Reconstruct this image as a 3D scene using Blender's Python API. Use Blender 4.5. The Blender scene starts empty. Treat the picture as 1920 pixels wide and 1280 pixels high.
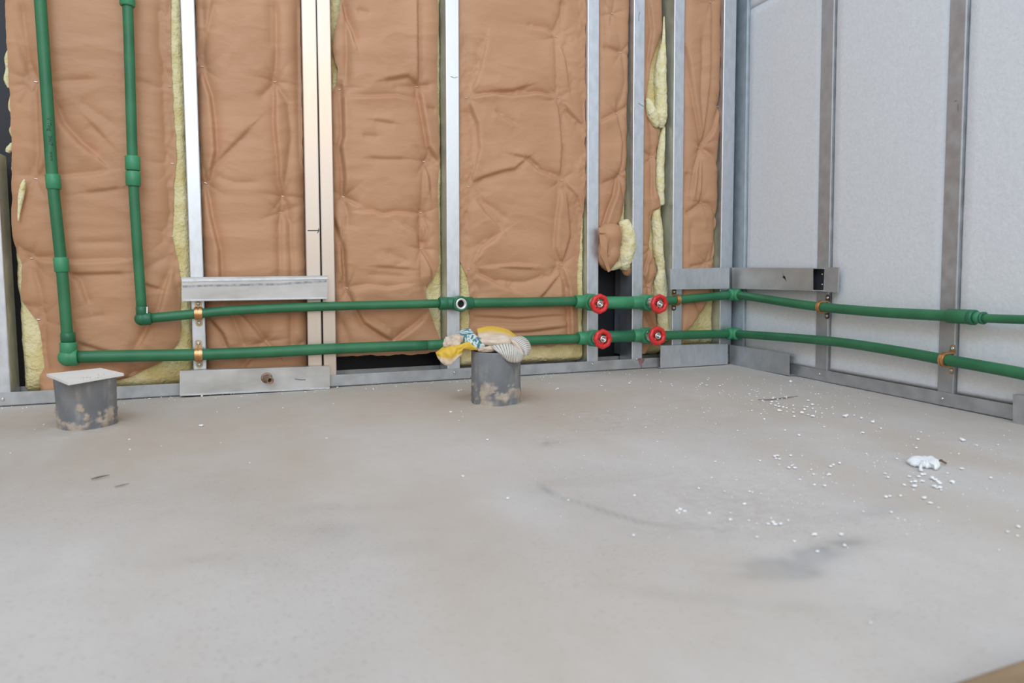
import bpy, math, random
import numpy as np
from mathutils import Vector

random.seed(7)
RNG = np.random.RandomState(11)
SC = bpy.context.scene
COL = SC.collection

# ------------------------------------------------------------------ camera
F, CX, CY, HOR, CAMH = 1350.0, 960.0, 640.0, 140.0, 0.30
pit = math.atan(HOR / F)
FH = F * math.cos(pit) + HOR * math.sin(pit)
ab = math.atan2(FH, 3468.0)                       # back wall runs along +X
R0 = Vector((math.cos(ab), -math.sin(ab), 0)); FW = Vector((math.sin(ab), math.cos(ab), 0)); ZV = Vector((0, 0, 1))
DV = FW * math.cos(pit) - ZV * math.sin(pit)
UV = FW * math.sin(pit) + ZV * math.cos(pit)
def ray(px, py): return R0 * (px - CX) + UV * (CY - py) + DV * F
_r = ray(1376, 680.3); _r = _r * (CAMH / -_r.z)
CAM = Vector((-_r.x, -_r.y, CAMH))
cam_data = bpy.data.cameras.new('camera')
cam = bpy.data.objects.new('camera', cam_data); COL.objects.link(cam)
cam.location = CAM
cam.rotation_euler = DV.to_track_quat('-Z', 'Y').to_euler()
cam_data.sensor_width = 36.0; cam_data.sensor_fit = 'HORIZONTAL'
cam_data.lens = F / 1920 * 36.0
cam_data.clip_start = 0.02
cam_data.dof.use_dof = True
cam_data.dof.focus_distance = 1.75
cam_data.dof.aperture_fstop = 5.0
SC.camera = cam

# ------------------------------------------------------------------ sky and exposure
SC.view_settings.view_transform = 'Standard'
SC.view_settings.look = 'None'
SC.view_settings.gamma = 1.0
SC.view_settings.use_curve_mapping = False
SC.view_settings.exposure = 0.0
wd = bpy.data.worlds.new('overcast_sky'); SC.world = wd; wd.use_nodes = True
wn, wl = wd.node_tree.nodes, wd.node_tree.links
bg = wn['Background']
tc = wn.new('ShaderNodeTexCoord'); sx = wn.new('ShaderNodeSeparateXYZ'); rp = wn.new('ShaderNodeValToRGB')
mr = wn.new('ShaderNodeMapRange'); mr.inputs[1].default_value = -1; mr.inputs[2].default_value = 1
wl.new(tc.outputs['Generated'], sx.inputs[0]); wl.new(sx.outputs['Z'], mr.inputs[0]); wl.new(mr.outputs[0], rp.inputs[0])
wl.new(rp.outputs[0], bg.inputs['Color'])
e = rp.color_ramp.elements
e[0].position = 0.0; e[0].color = (0.30, 0.29, 0.27, 1)
e[1].position = 1.0; e[1].color = (1.0, 0.985, 0.965, 1)
n_ = e.new(0.49); n_.color = (0.30, 0.29, 0.27, 1)
n_ = e.new(0.52); n_.color = (0.66, 0.655, 0.65, 1)
n_ = e.new(0.70); n_.color = (0.99, 0.98, 0.965, 1)
bg.inputs['Strength'].default_value = 0.86

# soft daylight of the open side of the building, behind and left of the camera
ld = bpy.data.lights.new('daylight_opening', 'AREA'); ld.shape = 'RECTANGLE'; ld.size = 4.8; ld.size_y = 2.3
ld.energy = 66; ld.color = (1.0, 0.985, 0.96)
lo = bpy.data.objects.new('daylight_opening', ld); COL.objects.link(lo)
lo.location = (-1.7, -4.4, 2.0)
lo.rotation_euler = (Vector((-1.2, 0.0, 1.5)) - lo.location).to_track_quat('-Z', 'Y').to_euler()

# bluer light of the sky from an opening on the left
l2 = bpy.data.lights.new('sky_opening', 'AREA'); l2.shape = 'RECTANGLE'; l2.size = 1.2; l2.size_y = 1.0
l2.energy = 36; l2.color = (0.40, 0.68, 1.0)
lo2 = bpy.data.objects.new('sky_opening', l2); COL.objects.link(lo2); lo2.location = (-2.0, -2.1, 2.4)
lo2.rotation_euler = (Vector((0.0, -0.85, 1.5)) - lo2.location).to_track_quat('-Z', 'Y').to_euler()

# ------------------------------------------------------------------ wall frames
class Frame:
    def __init__(s, a, n): s.a = a.normalized(); s.n = n.normalized()
    def px(s, x, y, off=0.0):
        d = ray(x, y); t = (off - CAM.dot(s.n)) / d.dot(s.n); p = CAM + d * t
        return p.dot(s.a) , p.z
    def P(s, u, off, z): return s.a * u + s.n * off + ZV * z
    def pt(s, x, y, off=0.0): u, z = s.px(x, y, off); return s.P(u, off, z)
BK = Frame(Vector((1, 0, 0)), Vector((0, -1, 0)))
_d = (R0 * -470 + FW * FH).normalized()
_a = -_d
RT = Frame(_a, Vector((_a.y, -_a.x, 0)))
if RT.n.x > 0: RT.n = -RT.n
def fl(x, y, z=0.0):
    d = ray(x, y); t = (z - CAM.z) / d.z; return CAM + d * t
def scale_at(p): return F / (p - CAM).dot(DV)       # picture pixels per metre at a point

# ------------------------------------------------------------------ helpers
def mesh_obj(name, verts, faces, mat=None, parent=None, smooth=False, mats=None, fm=None):
    o_loc = parent.location if parent is not None else Vector((0, 0, 0))
    if parent is not None and parent.parent is not None: o_loc = parent.parent.location + parent.location
    if parent is not None and parent.get('_abs'): o_loc = Vector(parent['_abs'])
    me = bpy.data.meshes.new(name)
    V = np.asarray(verts, dtype=float).reshape(-1, 3) - np.array(o_loc)
    me.from_pydata(V.tolist(), [], faces)
    if mats:
        for m in mats: me.materials.append(m)
        if fm is not None: me.polygons.foreach_set('material_index', fm)
    elif mat: me.materials.append(mat)
    if smooth: me.polygons.foreach_set('use_smooth', [True] * len(me.polygons))
    me.update()
    o = bpy.data.objects.new(name, me); COL.objects.link(o)
    if parent is not None: o.parent = parent
    return o
def tag(o, label=None, cat=None, group=None, kind=None):
    if label: o['label'] = label
    if cat: o['category'] = cat
    if group: o['group'] = group
    if kind: o['kind'] = kind
    return o
def empty(name, loc, label=None, cat=None, group=None):
    o = bpy.data.objects.new(name, None); COL.objects.link(o); o.location = loc; o.empty_display_size = 0.05
    return tag(o, label, cat, group)

class MB:
    def __init__(s): s.v = []; s.f = []
    def add(s, v, f):
        b = len(s.v); s.v += [tuple(p) for p in v]; s.f += [tuple(i + b for i in q) for q in f]; return s
    def build(s, name, mat, parent=None, smooth=False): return mesh_obj(name, s.v, s.f, mat, parent, smooth)
BOXF = [(0, 1, 2, 3), (7, 6, 5, 4), (0, 4, 5, 1), (1, 5, 6, 2), (2, 6, 7, 3), (3, 7, 4, 0)]
def fbox(fr, u0, u1, o0, o1, z0, z1):
    v = [fr.P(u0, o1, z0), fr.P(u1, o1, z0), fr.P(u1, o1, z1), fr.P(u0, o1, z1),
         fr.P(u0, o0, z0), fr.P(u1, o0, z0), fr.P(u1, o0, z1), fr.P(u0, o0, z1)]
    return v, BOXF
def prism(base, vec):
    n = len(base); v = [Vector(p) for p in base] + [Vector(p) + vec for p in base]
    f = [tuple(range(n))[::-1], tuple(range(n, 2 * n))] + [(i, (i + 1) % n, n + (i + 1) % n, n + i) for i in range(n)]
    return v, f
def tube(path, rad, n=20, cap=True, jitter=0.0, seed=0):
    path = [Vector(p) for p in path]; m = len(path)
    if not hasattr(rad, '__len__'): rad = [rad] * m
    T = []
    for i in range(m):
        a = path[max(i - 1, 0)]; b = path[min(i + 1, m - 1)]
        t = (b - a)
        if t.length < 1e-9: t = T[-1] if T else Vector((0, 0, 1))
        T.append(t.normalized())
    ref = ZV if abs(T[0].z) < 0.9 else Vector((0, 1, 0))
    nx = T[0].cross(ref).normalized(); v = []; rr = np.random.RandomState(seed)
    for i in range(m):
        nx = (nx - T[i] * nx.dot(T[i])).normalized(); ny = T[i].cross(nx)
        for k in range(n):
            a = 2 * math.pi * k / n; q = rad[i] * (1 + (jitter * rr.uniform(-1, 1) if jitter else 0))
            v.append(path[i] + (nx * math.cos(a) + ny * math.sin(a)) * q)
    f = [(i * n + k, i * n + (k + 1) % n, (i + 1) * n + (k + 1) % n, (i + 1) * n + k) for i in range(m - 1) for k in range(n)]
    if cap: f += [tuple(range(n))[::-1], tuple(range((m - 1) * n, m * n))]
    return v, f
def catmull(pts, k=8):
    P = [Vector(p) for p in pts]
    if len(P) < 3: return [P[0].lerp(P[-1], i / k) for i in range(k + 1)]
    out = []
    for i in range(len(P) - 1):
        p0 = P[i - 1] if i else P[0] * 2 - P[1]; p1, p2 = P[i], P[i + 1]; p3 = P[i + 2] if i + 2 < len(P) else P[-1] * 2 - P[-2]
        for j in range(k):
            t = j / k
            out.append(0.5 * ((2 * p1) + (p2 - p0) * t + (2 * p0 - 5 * p1 + 4 * p2 - p3) * t * t + (3 * p1 - p0 - 3 * p2 + p3) * t ** 3))
    out.append(P[-1]); return out
def lathe(c, axis, prof, n=28, up=ZV):
    """prof: list of (distance along axis, radius); closed rings, ends capped."""
    axis = axis.normalized(); x = axis.cross(up).normalized(); y = axis.cross(x)
    v = []
    for d, r in prof:
        for k in range(n):
            a = 2 * math.pi * k / n; v.append(c + axis * d + (x * math.cos(a) + y * math.sin(a)) * r)
    m = len(prof)
    f = [(i * n + k, i * n + (k + 1) % n, (i + 1) * n + (k + 1) % n, (i + 1) * n + k) for i in range(m - 1) for k in range(n)]
    f += [tuple(range(n))[::-1], tuple(range((m - 1) * n, m * n))]
    return v, f
_NT = {}
def vnoise(x, y, seed=0):
    if seed not in _NT: _NT[seed] = np.random.RandomState(seed).rand(256, 256)
    T = _NT[seed]
    xi = np.floor(x).astype(int); yi = np.floor(y).astype(int); fx = x - xi; fy = y - yi
    fx = fx * fx * (3 - 2 * fx); fy = fy * fy * (3 - 2 * fy)
    g = lambda a, b: T[a % 256, b % 256]
    return (g(xi, yi) * (1 - fx) + g(xi + 1, yi) * fx) * (1 - fy) + (g(xi, yi + 1) * (1 - fx) + g(xi + 1, yi + 1) * fx) * fy * 1.0 - 0.5
def fbm(x, y, seed=0, o=4):
    s = 0; a = 1.0
    for i in range(o): s = s + a * vnoise(x * 2 ** i, y * 2 ** i, seed + i); a *= 0.5
    return s
def polydist(S, Z, pts):
    """distance to a polyline, parameter 0..1 along it, and signed side."""
    best = np.full(S.shape, 1e9); T = np.zeros(S.shape); sg = np.zeros(S.shape)
    L = [math.hypot(pts[i + 1][0] - pts[i][0], pts[i + 1][1] - pts[i][1]) for i in range(len(pts) - 1)]
    tot = sum(L) or 1; acc = 0
    for i in range(len(pts) - 1):
        ax, ay = pts[i]; bx, by = pts[i + 1]; dx, dy = bx - ax, by - ay; l2 = dx * dx + dy * dy or 1e-12
        t = np.clip(((S - ax) * dx + (Z - ay) * dy) / l2, 0, 1)
        ex = S - (ax + t * dx); ey = Z - (ay + t * dy); d = np.hypot(ex, ey)
        m = d < best
        best = np.where(m, d, best); T = np.where(m, (acc + t * L[i]) / tot, T); sg = np.where(m, np.sign(dx * ey - dy * ex), sg); acc += L[i]
    return best, T, sg
def add_attr(me, name, vals):
    a = me.attributes.new(name, 'FLOAT', 'POINT'); a.data.foreach_set('value', np.asarray(vals, dtype=np.float32).ravel())

# ------------------------------------------------------------------ materials
def srgb(r, g, b): return tuple(((c / 255) / 12.92 if c / 255 < 0.04045 else ((c / 255 + 0.055) / 1.055) ** 2.4) for c in (r, g, b)) + (1,)
def pm(name, c1, c2=None, scale=8, rough=0.6, rough2=None, metal=0.0, bump=0.0, bscale=60, stretch=(1, 1, 1), tex='noise', detail=6, spec=0.5, lo_=0.35, hi_=0.65, sss=0.0, bdist=0.002):
    m = bpy.data.materials.new(name); m.use_nodes = True; N, L = m.node_tree.nodes, m.node_tree.links
    b = N['Principled BSDF']; b.inputs['Roughness'].default_value = rough; b.inputs['Metallic'].default_value = metal
    b.inputs['Specular IOR Level'].default_value = spec
    tcn = N.new('ShaderNodeTexCoord'); mp = N.new('ShaderNodeMapping'); mp.inputs['Scale'].default_value = stretch
    L.new(tcn.outputs['Object'], mp.inputs[0])
    if c2 is None: b.inputs['Base Color'].default_value = c1
    else:
        if tex == 'noise': t = N.new('ShaderNodeTexNoise'); t.inputs['Scale'].default_value = scale; t.inputs['Detail'].default_value = detail; out = t.outputs['Fac']
        else: t = N.new('ShaderNodeTexVoronoi'); t.inputs['Scale'].default_value = scale; out = t.outputs['Color']
        L.new(mp.outputs[0], t.inputs['Vector'])
        r = N.new('ShaderNodeValToRGB'); r.color_ramp.elements[0].position = lo_; r.color_ramp.elements[1].position = hi_
        r.color_ramp.elements[0].color = c1; r.color_ramp.elements[1].color = c2
        L.new(out, r.inputs[0]); L.new(r.outputs[0], b.inputs['Base Color'])
        if rough2 is not None:
            q = N.new('ShaderNodeMapRange'); q.inputs[1].default_value = lo_; q.inputs[2].default_value = hi_; q.inputs[3].default_value = rough; q.inputs[4].default_value = rough2
            L.new(out, q.inputs[0]); L.new(q.outputs[0], b.inputs['Roughness'])
    if bump:
        t2 = N.new('ShaderNodeTexNoise'); t2.inputs['Scale'].default_value = bscale; t2.inputs['Detail'].default_value = 5
        L.new(mp.outputs[0], t2.inputs['Vector'])
        bp = N.new('ShaderNodeBump'); bp.inputs['Strength'].default_value = bump; bp.inputs['Distance'].default_value = bdist
        L.new(t2.outputs['Fac'], bp.inputs['Height']); L.new(bp.outputs[0], b.inputs['Normal'])
    m['b'] = b.name
    return m
def attr_mix(m, attr, col, fac=1.0, noise=None):
    """mixes a further colour over the base colour where a vertex attribute is high."""
    N, L = m.node_tree.nodes, m.node_tree.links; b = N[m['b']]
    a = N.new('ShaderNodeAttribute'); a.attribute_name = attr
    mx = N.new('ShaderNodeMix'); mx.data_type = 'RGBA'; mx.inputs['B'].default_value = col
    s = b.inputs['Base Color']
    if s.is_linked: L.new(s.links[0].from_socket, mx.inputs['A'])
    else: mx.inputs['A'].default_value = s.default_value
    ml = N.new('ShaderNodeMath'); ml.operation = 'MULTIPLY'; ml.use_clamp = True; ml.inputs[1].default_value = fac
    L.new(a.outputs['Fac'], ml.inputs[0])
    src = ml.outputs[0]
    if noise:
        t = N.new('ShaderNodeTexNoise'); t.inputs['Scale'].default_value = noise; t.inputs['Detail'].default_value = 7
        tcn = N.new('ShaderNodeTexCoord'); L.new(tcn.outputs['Object'], t.inputs['Vector'])
        q = N.new('ShaderNodeMapRange'); q.inputs[1].default_value = 0.35; q.inputs[2].default_value = 0.62
        L.new(t.outputs['Fac'], q.inputs[0])
        m2 = N.new('ShaderNodeMath'); m2.operation = 'MULTIPLY'; L.new(src, m2.inputs[0]); L.new(q.outputs[0], m2.inputs[1]); src = m2.outputs[0]
    L.new(src, mx.inputs['Factor']); L.new(mx.outputs['Result'], b.inputs['Base Color'])
    return m

M = {}
M['galv'] = pm('galvanized_steel', (0.63, 0.67, 0.71, 1), (0.71, 0.74, 0.78, 1), 70, 0.34, 0.44, 0.85, 0.04, 40, (1, 1, 0.5))
M['galv_warm'] = pm('galvanized_steel_warm', (0.66, 0.54, 0.43, 1), (0.70, 0.64, 0.59, 1), 7, 0.38, 0.48, 0.85, 0.06, 40, (1, 1, 0.3))
M['galv_dull'] = pm('galvanized_steel_dull', (0.42, 0.43, 0.44, 1), (0.52, 0.53, 0.54, 1), 30, 0.46, 0.6, 0.75, 0.08, 60, (1, 1, 1))
M['galv_soft'] = pm('matt_galvanized_steel', (0.40, 0.45, 0.48, 1), (0.48, 0.53, 0.56, 1), 30, 0.6, 0.7, 0.35)
M['galv_worn'] = pm('galvanized_steel_scuffed', (0.47, 0.46, 0.44, 1), (0.60, 0.59, 0.57, 1), 14, 0.40, 0.55, 0.7, 0.08, 60, (1, 1, 1.6))
M['shaded_steel'] = pm('steel_with_painted_shade', (0.020, 0.023, 0.027, 1), (0.032, 0.035, 0.04, 1), 30, 0.6)  # near black: shadow between the bracket's flanges put into the colour
M['paper'] = pm('kraft_paper', (0.485, 0.250, 0.132, 1), (0.54, 0.288, 0.156, 1), 5, 0.5, 0.6, 0.0, 0.4, 45, (1, 1, 2.0), bdist=0.0025, spec=0.35)
M['wool'] = pm('yellow_glass_wool', (0.70, 0.56, 0.24, 1), (0.84, 0.73, 0.42, 1), 22, 0.95, None, 0.0, 0.9, 130, (1, 1, 1), bdist=0.006, spec=0.1)
M['wool_pale'] = pm('pale_glass_wool', (0.76, 0.65, 0.33, 1), (0.85, 0.78, 0.52, 1), 40, 0.95, None, 0.0, 0.9, 110, (1, 1, 1), bdist=0.006, spec=0.1)
M['sheath'] = pm('black_membrane', (0.010, 0.011, 0.016, 1), (0.020, 0.021, 0.028, 1), 6, 0.55)
M['foam'] = pm('polystyrene_board', (0.68, 0.685, 0.69, 1), (0.74, 0.745, 0.75, 1), 160, 0.75, None, 0.0, 0.5, 120, (1, 1, 1), tex='voronoi', lo_=0.0, hi_=1.0, bdist=0.0015, spec=0.3)
M['crumb'] = pm('polystyrene_crumb', (0.86, 0.87, 0.88, 1), None, rough=0.8, spec=0.3)
M['pipe'] = pm('green_polypropylene', (0.020, 0.140, 0.058, 1), (0.036, 0.185, 0.078, 1), 14, 0.42, 0.52, 0.0, 0.08, 90, (1, 1, 1))
M['fitting'] = pm('light_green_polypropylene', (0.040, 0.235, 0.105, 1), (0.055, 0.28, 0.130, 1), 16, 0.38, 0.46)
M['fitting_dark'] = pm('dark_green_polypropylene', (0.016, 0.125, 0.058, 1), (0.024, 0.16, 0.075, 1), 16, 0.36, 0.46)
M['red'] = pm('red_handwheel_plastic', (0.62, 0.022, 0.022, 1), (0.72, 0.035, 0.032, 1), 20, 0.34)
M['chrome'] = pm('plated_brass', (0.72, 0.72, 0.70, 1), None, rough=0.25, metal=1.0)
M['white_metal'] = pm('white_nickel_ring', (0.82, 0.80, 0.76, 1), None, rough=0.35, metal=0.6)
M['black'] = pm('dark_hollow', (0.008, 0.008, 0.008, 1), None, rough=0.9)
M['copper'] = pm('copper_plated_strap', (0.62, 0.30, 0.12, 1), (0.72, 0.45, 0.22, 1), 60, 0.32, 0.42, 0.9)
M['zinc_yellow'] = pm('yellow_zinc_plate', (0.42, 0.34, 0.20, 1), (0.55, 0.47, 0.33, 1), 80, 0.35, 0.45, 0.85)
M['strap_dark'] = pm('tarnished_strap', (0.10, 0.085, 0.07, 1), (0.20, 0.16, 0.12, 1), 70, 0.42, 0.5, 0.8)
M['pvc'] = pm('grey_drain_pipe', (0.145, 0.150, 0.158, 1), (0.21, 0.215, 0.22, 1), 16, 0.42, 0.55, 0.0, 0.15, 40)
M['mortar'] = (0.44, 0.36, 0.285, 1)
attr_mix(M['pvc'], 'dust', (0.33, 0.325, 0.315, 1), 1.0, 45)
attr_mix(M['pvc'], 'mortar', M['mortar'], 1.0)
M['tile'] = pm('white_cover_board', (0.82, 0.80, 0.76, 1), (0.87, 0.85, 0.81, 1), 25, 0.5)
M['cloth_beige'] = pm('beige_paper_sack', (0.60, 0.47, 0.36, 1), (0.70, 0.57, 0.45, 1), 40, 0.7, None, 0, 0.3, 120)
M['cloth_yellow'] = pm('yellow_print_sack', (0.60, 0.47, 0.35, 1), (0.68, 0.55, 0.42, 1), 40, 0.65, None, 0, 0.3, 120)
attr_mix(M['cloth_yellow'], 'ink', (0.70, 0.45, 0.045, 1), 1.0)
M['rust'] = pm('rusty_steel', (0.20, 0.11, 0.07, 1), (0.46, 0.33, 0.24, 1), 70, 0.6, None, 0.5, 0.4, 150)
M['wood'] = pm('plain_brown_wood', (0.22, 0.145, 0.075, 1), (0.30, 0.20, 0.11, 1), 14, 0.6, None, 0, 0.1, 30, (1, 6, 1))
M['twig'] = pm('dry_twig', (0.10, 0.065, 0.045, 1), (0.17, 0.11, 0.08, 1), 60, 0.8)
M['ink'] = pm('dark_ink', (0.012, 0.03, 0.02, 1), None, rough=0.6)
M['pen'] = pm('blue_pen_ink', (0.10, 0.12, 0.22, 1), None, rough=0.5)
M['smudge'] = pm('grey_smudge', (0.24, 0.25, 0.26, 1), (0.45, 0.46, 0.47, 1), 120, 0.5, None, 0.6)
M['redmark'] = pm('dried_red_paint', (0.22, 0.10, 0.09, 1), (0.32, 0.18, 0.16, 1), 120, 0.5)

def striped():
    m = bpy.data.materials.new('striped_print'); m.use_nodes = True; N, L = m.node_tree.nodes, m.node_tree.links; b = N['Principled BSDF']
    b.inputs['Roughness'].default_value = 0.7
    a = N.new('ShaderNodeAttribute'); a.attribute_name = 'stripe'
    ns = N.new('ShaderNodeTexNoise'); ns.inputs['Scale'].default_value = 60
    ad = N.new('ShaderNodeMath'); ad.operation = 'MULTIPLY_ADD'; ad.inputs[1].default_value = 0.5
    L.new(ns.outputs['Fac'], ad.inputs[0]); L.new(a.outputs['Fac'], ad.inputs[2])
    fr = N.new('ShaderNodeMath'); fr.operation = 'FRACT'; L.new(ad.outputs[0], fr.inputs[0])
    r = N.new('ShaderNodeValToRGB'); r.color_ramp.interpolation = 'LINEAR'
    r.color_ramp.elements[0].position = 0.0; r.color_ramp.elements[0].color = (0.10, 0.10, 0.095, 1)
    r.color_ramp.elements[1].position = 0.30; r.color_ramp.elements[1].color = (0.62, 0.58, 0.51, 1)
    q = r.color_ramp.elements.new(0.12); q.color = (0.10, 0.095, 0.09, 1)
    L.new(fr.outputs[0], r.inputs[0]); L.new(r.outputs[0], b.inputs['Base Color']); return m
M['stripe'] = striped()
def floral():
    m = bpy.data.materials.new('floral_print'); m.use_nodes = True; N, L = m.node_tree.nodes, m.node_tree.links; b = N['Principled BSDF']
    b.inputs['Roughness'].default_value = 0.65
    tcn = N.new('ShaderNodeTexCoord')
    n1 = N.new('ShaderNodeTexNoise'); n1.inputs['Scale'].default_value = 46; n1.inputs['Detail'].default_value = 1; n1.inputs['Distortion'].default_value = 2.5
    n2 = N.new('ShaderNodeTexNoise'); n2.inputs['Scale'].default_value = 45; n2.inputs['Detail'].default_value = 1
    L.new(tcn.outputs['Object'], n1.inputs['Vector']); L.new(tcn.outputs['Object'], n2.inputs['Vector'])
    r1 = N.new('ShaderNodeValToRGB'); r1.color_ramp.interpolation = 'CONSTANT'
    r1.color_ramp.elements[0].color = (0.07, 0.20, 0.22, 1); r1.color_ramp.elements[1].position = 0.5; r1.color_ramp.elements[1].color = (0.60, 0.66, 0.64, 1)
    q = r1.color_ramp.elements.new(0.45); q.color = (0.12, 0.30, 0.28, 1)
    r2 = N.new('ShaderNodeValToRGB'); r2.color_ramp.interpolation = 'CONSTANT'
    r2.color_ramp.elements[0].color = (0, 0, 0, 1); r2.color_ramp.elements[1].position = 0.60; r2.color_ramp.elements[1].color = (1, 1, 1, 1)
    L.new(n1.outputs['Fac'], r1.inputs[0]); L.new(n2.outputs['Fac'], r2.inputs[0])
    mx = N.new('ShaderNodeMix'); mx.data_type = 'RGBA'; mx.inputs['B'].default_value = (0.34, 0.38, 0.58, 1)
    L.new(r2.outputs[0], mx.inputs['Factor']); L.new(r1.outputs[0], mx.inputs['A']); L.new(mx.outputs['Result'], b.inputs['Base Color']); return m
M['floral'] = floral()

# ------------------------------------------------------------------ floor
def build_floor():
    xs = np.arange(-2.7, 0.121, 0.0055); ys = np.arange(-2.0, 0.121, 0.0055)
    X, Y = np.meshgrid(xs, ys); nx, ny = len(xs), len(ys)
    Zf = 0.0012 * fbm(X * 3, Y * 3, 3, 3) + 0.0004 * fbm(X * 30, Y * 30, 8, 3)
    p2 = lambda L: [(fl(a, b).x, fl(a, b).y) for a, b in L]
    # edge of a thin trowelled patch
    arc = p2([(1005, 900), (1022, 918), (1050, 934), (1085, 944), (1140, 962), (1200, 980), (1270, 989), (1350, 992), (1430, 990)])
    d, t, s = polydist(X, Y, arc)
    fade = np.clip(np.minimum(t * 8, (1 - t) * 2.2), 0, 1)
    Zf = Zf + (0.5 + 0.5 * np.tanh(s * d / 0.006)) * 0.0040 * np.exp(-d / 0.14) * fade + 0.0012 * np.exp(-(d / 0.010) ** 2) * fade
    arc2 = p2([(1282, 1030), (1290, 1045), (1320, 1058), (1400, 1062)])
    d2, t2, s2 = polydist(X, Y, arc2); Zf = Zf + 0.0008 * np.exp(-(d2 / 0.006) ** 2)
    smud_shade = np.zeros(X.shape)
    def blob(px, py, rx, ry, ang, amp):
        c = fl(px, py); k = math.cos(ang), math.sin(ang)
        # ellipse in the frame of the camera's right and forward directions
        u = (X - c.x) * R0.x + (Y - c.y) * R0.y; v = (X - c.x) * FW.x + (Y - c.y) * FW.y
        a = u * k[0] + v * k[1]; b = -u * k[1] + v * k[0]
        return amp * np.exp(-((a / rx) ** 2 + (b / ry) ** 2))
    for q in [(1500, 1045, .075, .020, .5, 1.0), (1450, 1064, .05, .02, .2, .8), (1565, 1028, .045, .014, .6, .9), (1480, 1075, .04, .012, 0, .7), (1400, 1125, .10, .012, -.2, .35), 
              (1520, 1072, .008, .006, 0, .9), (1620, 960, .10, .02, .4, .3), (640, 950, .10, .03, 0, .22), (700, 990, .09, .03, .1, .22), (380, 1050, .07, .02, 0, .22), (770, 1020, .08, .03, 0, .15)]:
        smud_shade += blob(*q)
    smud_shade *= 0.95 + 1.1 * fbm(X * 30, Y * 30, 31, 5)
    smud_shade = smud_shade + .95 * np.exp(-(d / 0.0048) ** 2) * fade * (0.85 + .5 * fbm(X * 25, Y * 25, 33, 3)) + .30 * np.exp(-(d / 0.03) ** 2) * fade * (s < 0)  # ridge shading painted in: thin dark line and a softer band below it
    rust = blob(1030, 829, .018, .022, 0, 1.0) + blob(1000, 829, .03, .05, 0, .15) + blob(1370, 930, .13, .13, 0, .30) + blob(1120, 790, .16, .14, 0, .28) + blob(1300, 985, .05, .02, 0, .25) + blob(1900, 1100, .1, .1, 0, .1)
    dw = np.minimum(-Y, np.hypot(X * 0.9, 0) + 0.15)
    dust = np.clip(1.15 - (-Y) / 1.0, 0, 1) * np.clip(0.25 + (-X) / 0.7, 0.15, 1) + 0.35 * fbm(X * 2.3, Y * 2.3, 51, 4)
    for px, py, r in ((165, 800, .075), (930, 752, .075)):
        c = fl(px, py); dd = np.hypot(X - c.x, Y - c.y); g = np.exp(-((dd - r * .7) / .035) ** 2); Zf = Zf + 0.003 * g * (0.6 + fbm(X * 40, Y * 40, 5, 2)); dust = dust + 0.7 * g
    idx = np.arange(nx * ny).reshape(ny, nx)
    fa = np.stack([idx[:-1, :-1], idx[:-1, 1:], idx[1:, 1:], idx[1:, :-1]], -1).reshape(-1, 4)
    V = np.stack([X, Y, Zf - 0.0012], -1).reshape(-1, 3)
    # apron around the detailed area and the slab's underside
    base = len(V)
    ext = [(-8, -8, -.004), (4, -8, -.004), (4, 3, -.004), (-8, 3, -.004), (-8, -8, -.12), (4, -8, -.12), (4, 3, -.12), (-8, 3, -.12)]
    V = np.vstack([V, np.array(ext)])
    faces = fa.tolist() + [(base, base + 1, base + 2, base + 3), (base + 7, base + 6, base + 5, base + 4), (base, base + 4, base + 5, base + 1), (base + 1, base + 5, base + 6, base + 2), (base + 2, base + 6, base + 7, base + 3), (base + 3, base + 7, base + 4, base)]
    m = pm('concrete_floor', (0.475, 0.437, 0.405, 1), (0.57, 0.53, 0.495, 1), 3.2, 0.62, 0.75, 0.0, 0.25, 120, detail=9, lo_=0.3, hi_=0.7, spec=0.35)
    N_, L_ = m.node_tree.nodes, m.node_tree.links; bb = N_[m['b']]
    tcn = N_.new('ShaderNodeTexCoord'); nz = N_.new('ShaderNodeTexNoise'); nz.inputs['Scale'].default_value = 210; nz.inputs['Detail'].default_value = 4; L_.new(tcn.outputs['Object'], nz.inputs['Vector'])
    rr = N_.new('ShaderNodeValToRGB'); rr.color_ramp.elements[0].position = .28; rr.color_ramp.elements[0].color = (.72, .70, .68, 1); rr.color_ramp.elements[1].position = .44; rr.color_ramp.elements[1].color = (1, 1, 1, 1); L_.new(nz.outputs['Fac'], rr.inputs[0])
    mm = N_.new('ShaderNodeMix'); mm.data_type = 'RGBA'; mm.blend_type = 'MULTIPLY'; mm.inputs['Factor'].default_value = .8
    L_.new(bb.inputs['Base Color'].links[0].from_socket, mm.inputs['A']); L_.new(rr.outputs[0], mm.inputs['B']); L_.new(mm.outputs['Result'], bb.inputs['Base Color'])
    attr_mix(m, 'dust', (0.50, 0.42, 0.335, 1), 0.85)
    attr_mix(m, 'smudge', (0.21, 0.20, 0.195, 1), 0.9)  # floor smudges together with the painted shade of the trowel ridge
    attr_mix(m, 'rust', (0.20, 0.13, 0.085, 1), 0.8, 60)
    pat = np.clip(.5 + 0.9 * fbm(X * 5, Y * 5, 71, 5) + .35 * fbm(X * 40, Y * 40, 77, 3), 0, 1); pat2 = np.clip(.3 + 1.3 * fbm(X * 8 + 5, Y * 3, 81, 5), 0, 1)
    attr_mix(m, 'pale', (0.575, 0.55, 0.53, 1), 0.55); attr_mix(m, 'buff', (0.47, 0.40, 0.33, 1), 0.6)
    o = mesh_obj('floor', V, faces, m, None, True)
    pad = np.zeros(8)
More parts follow.
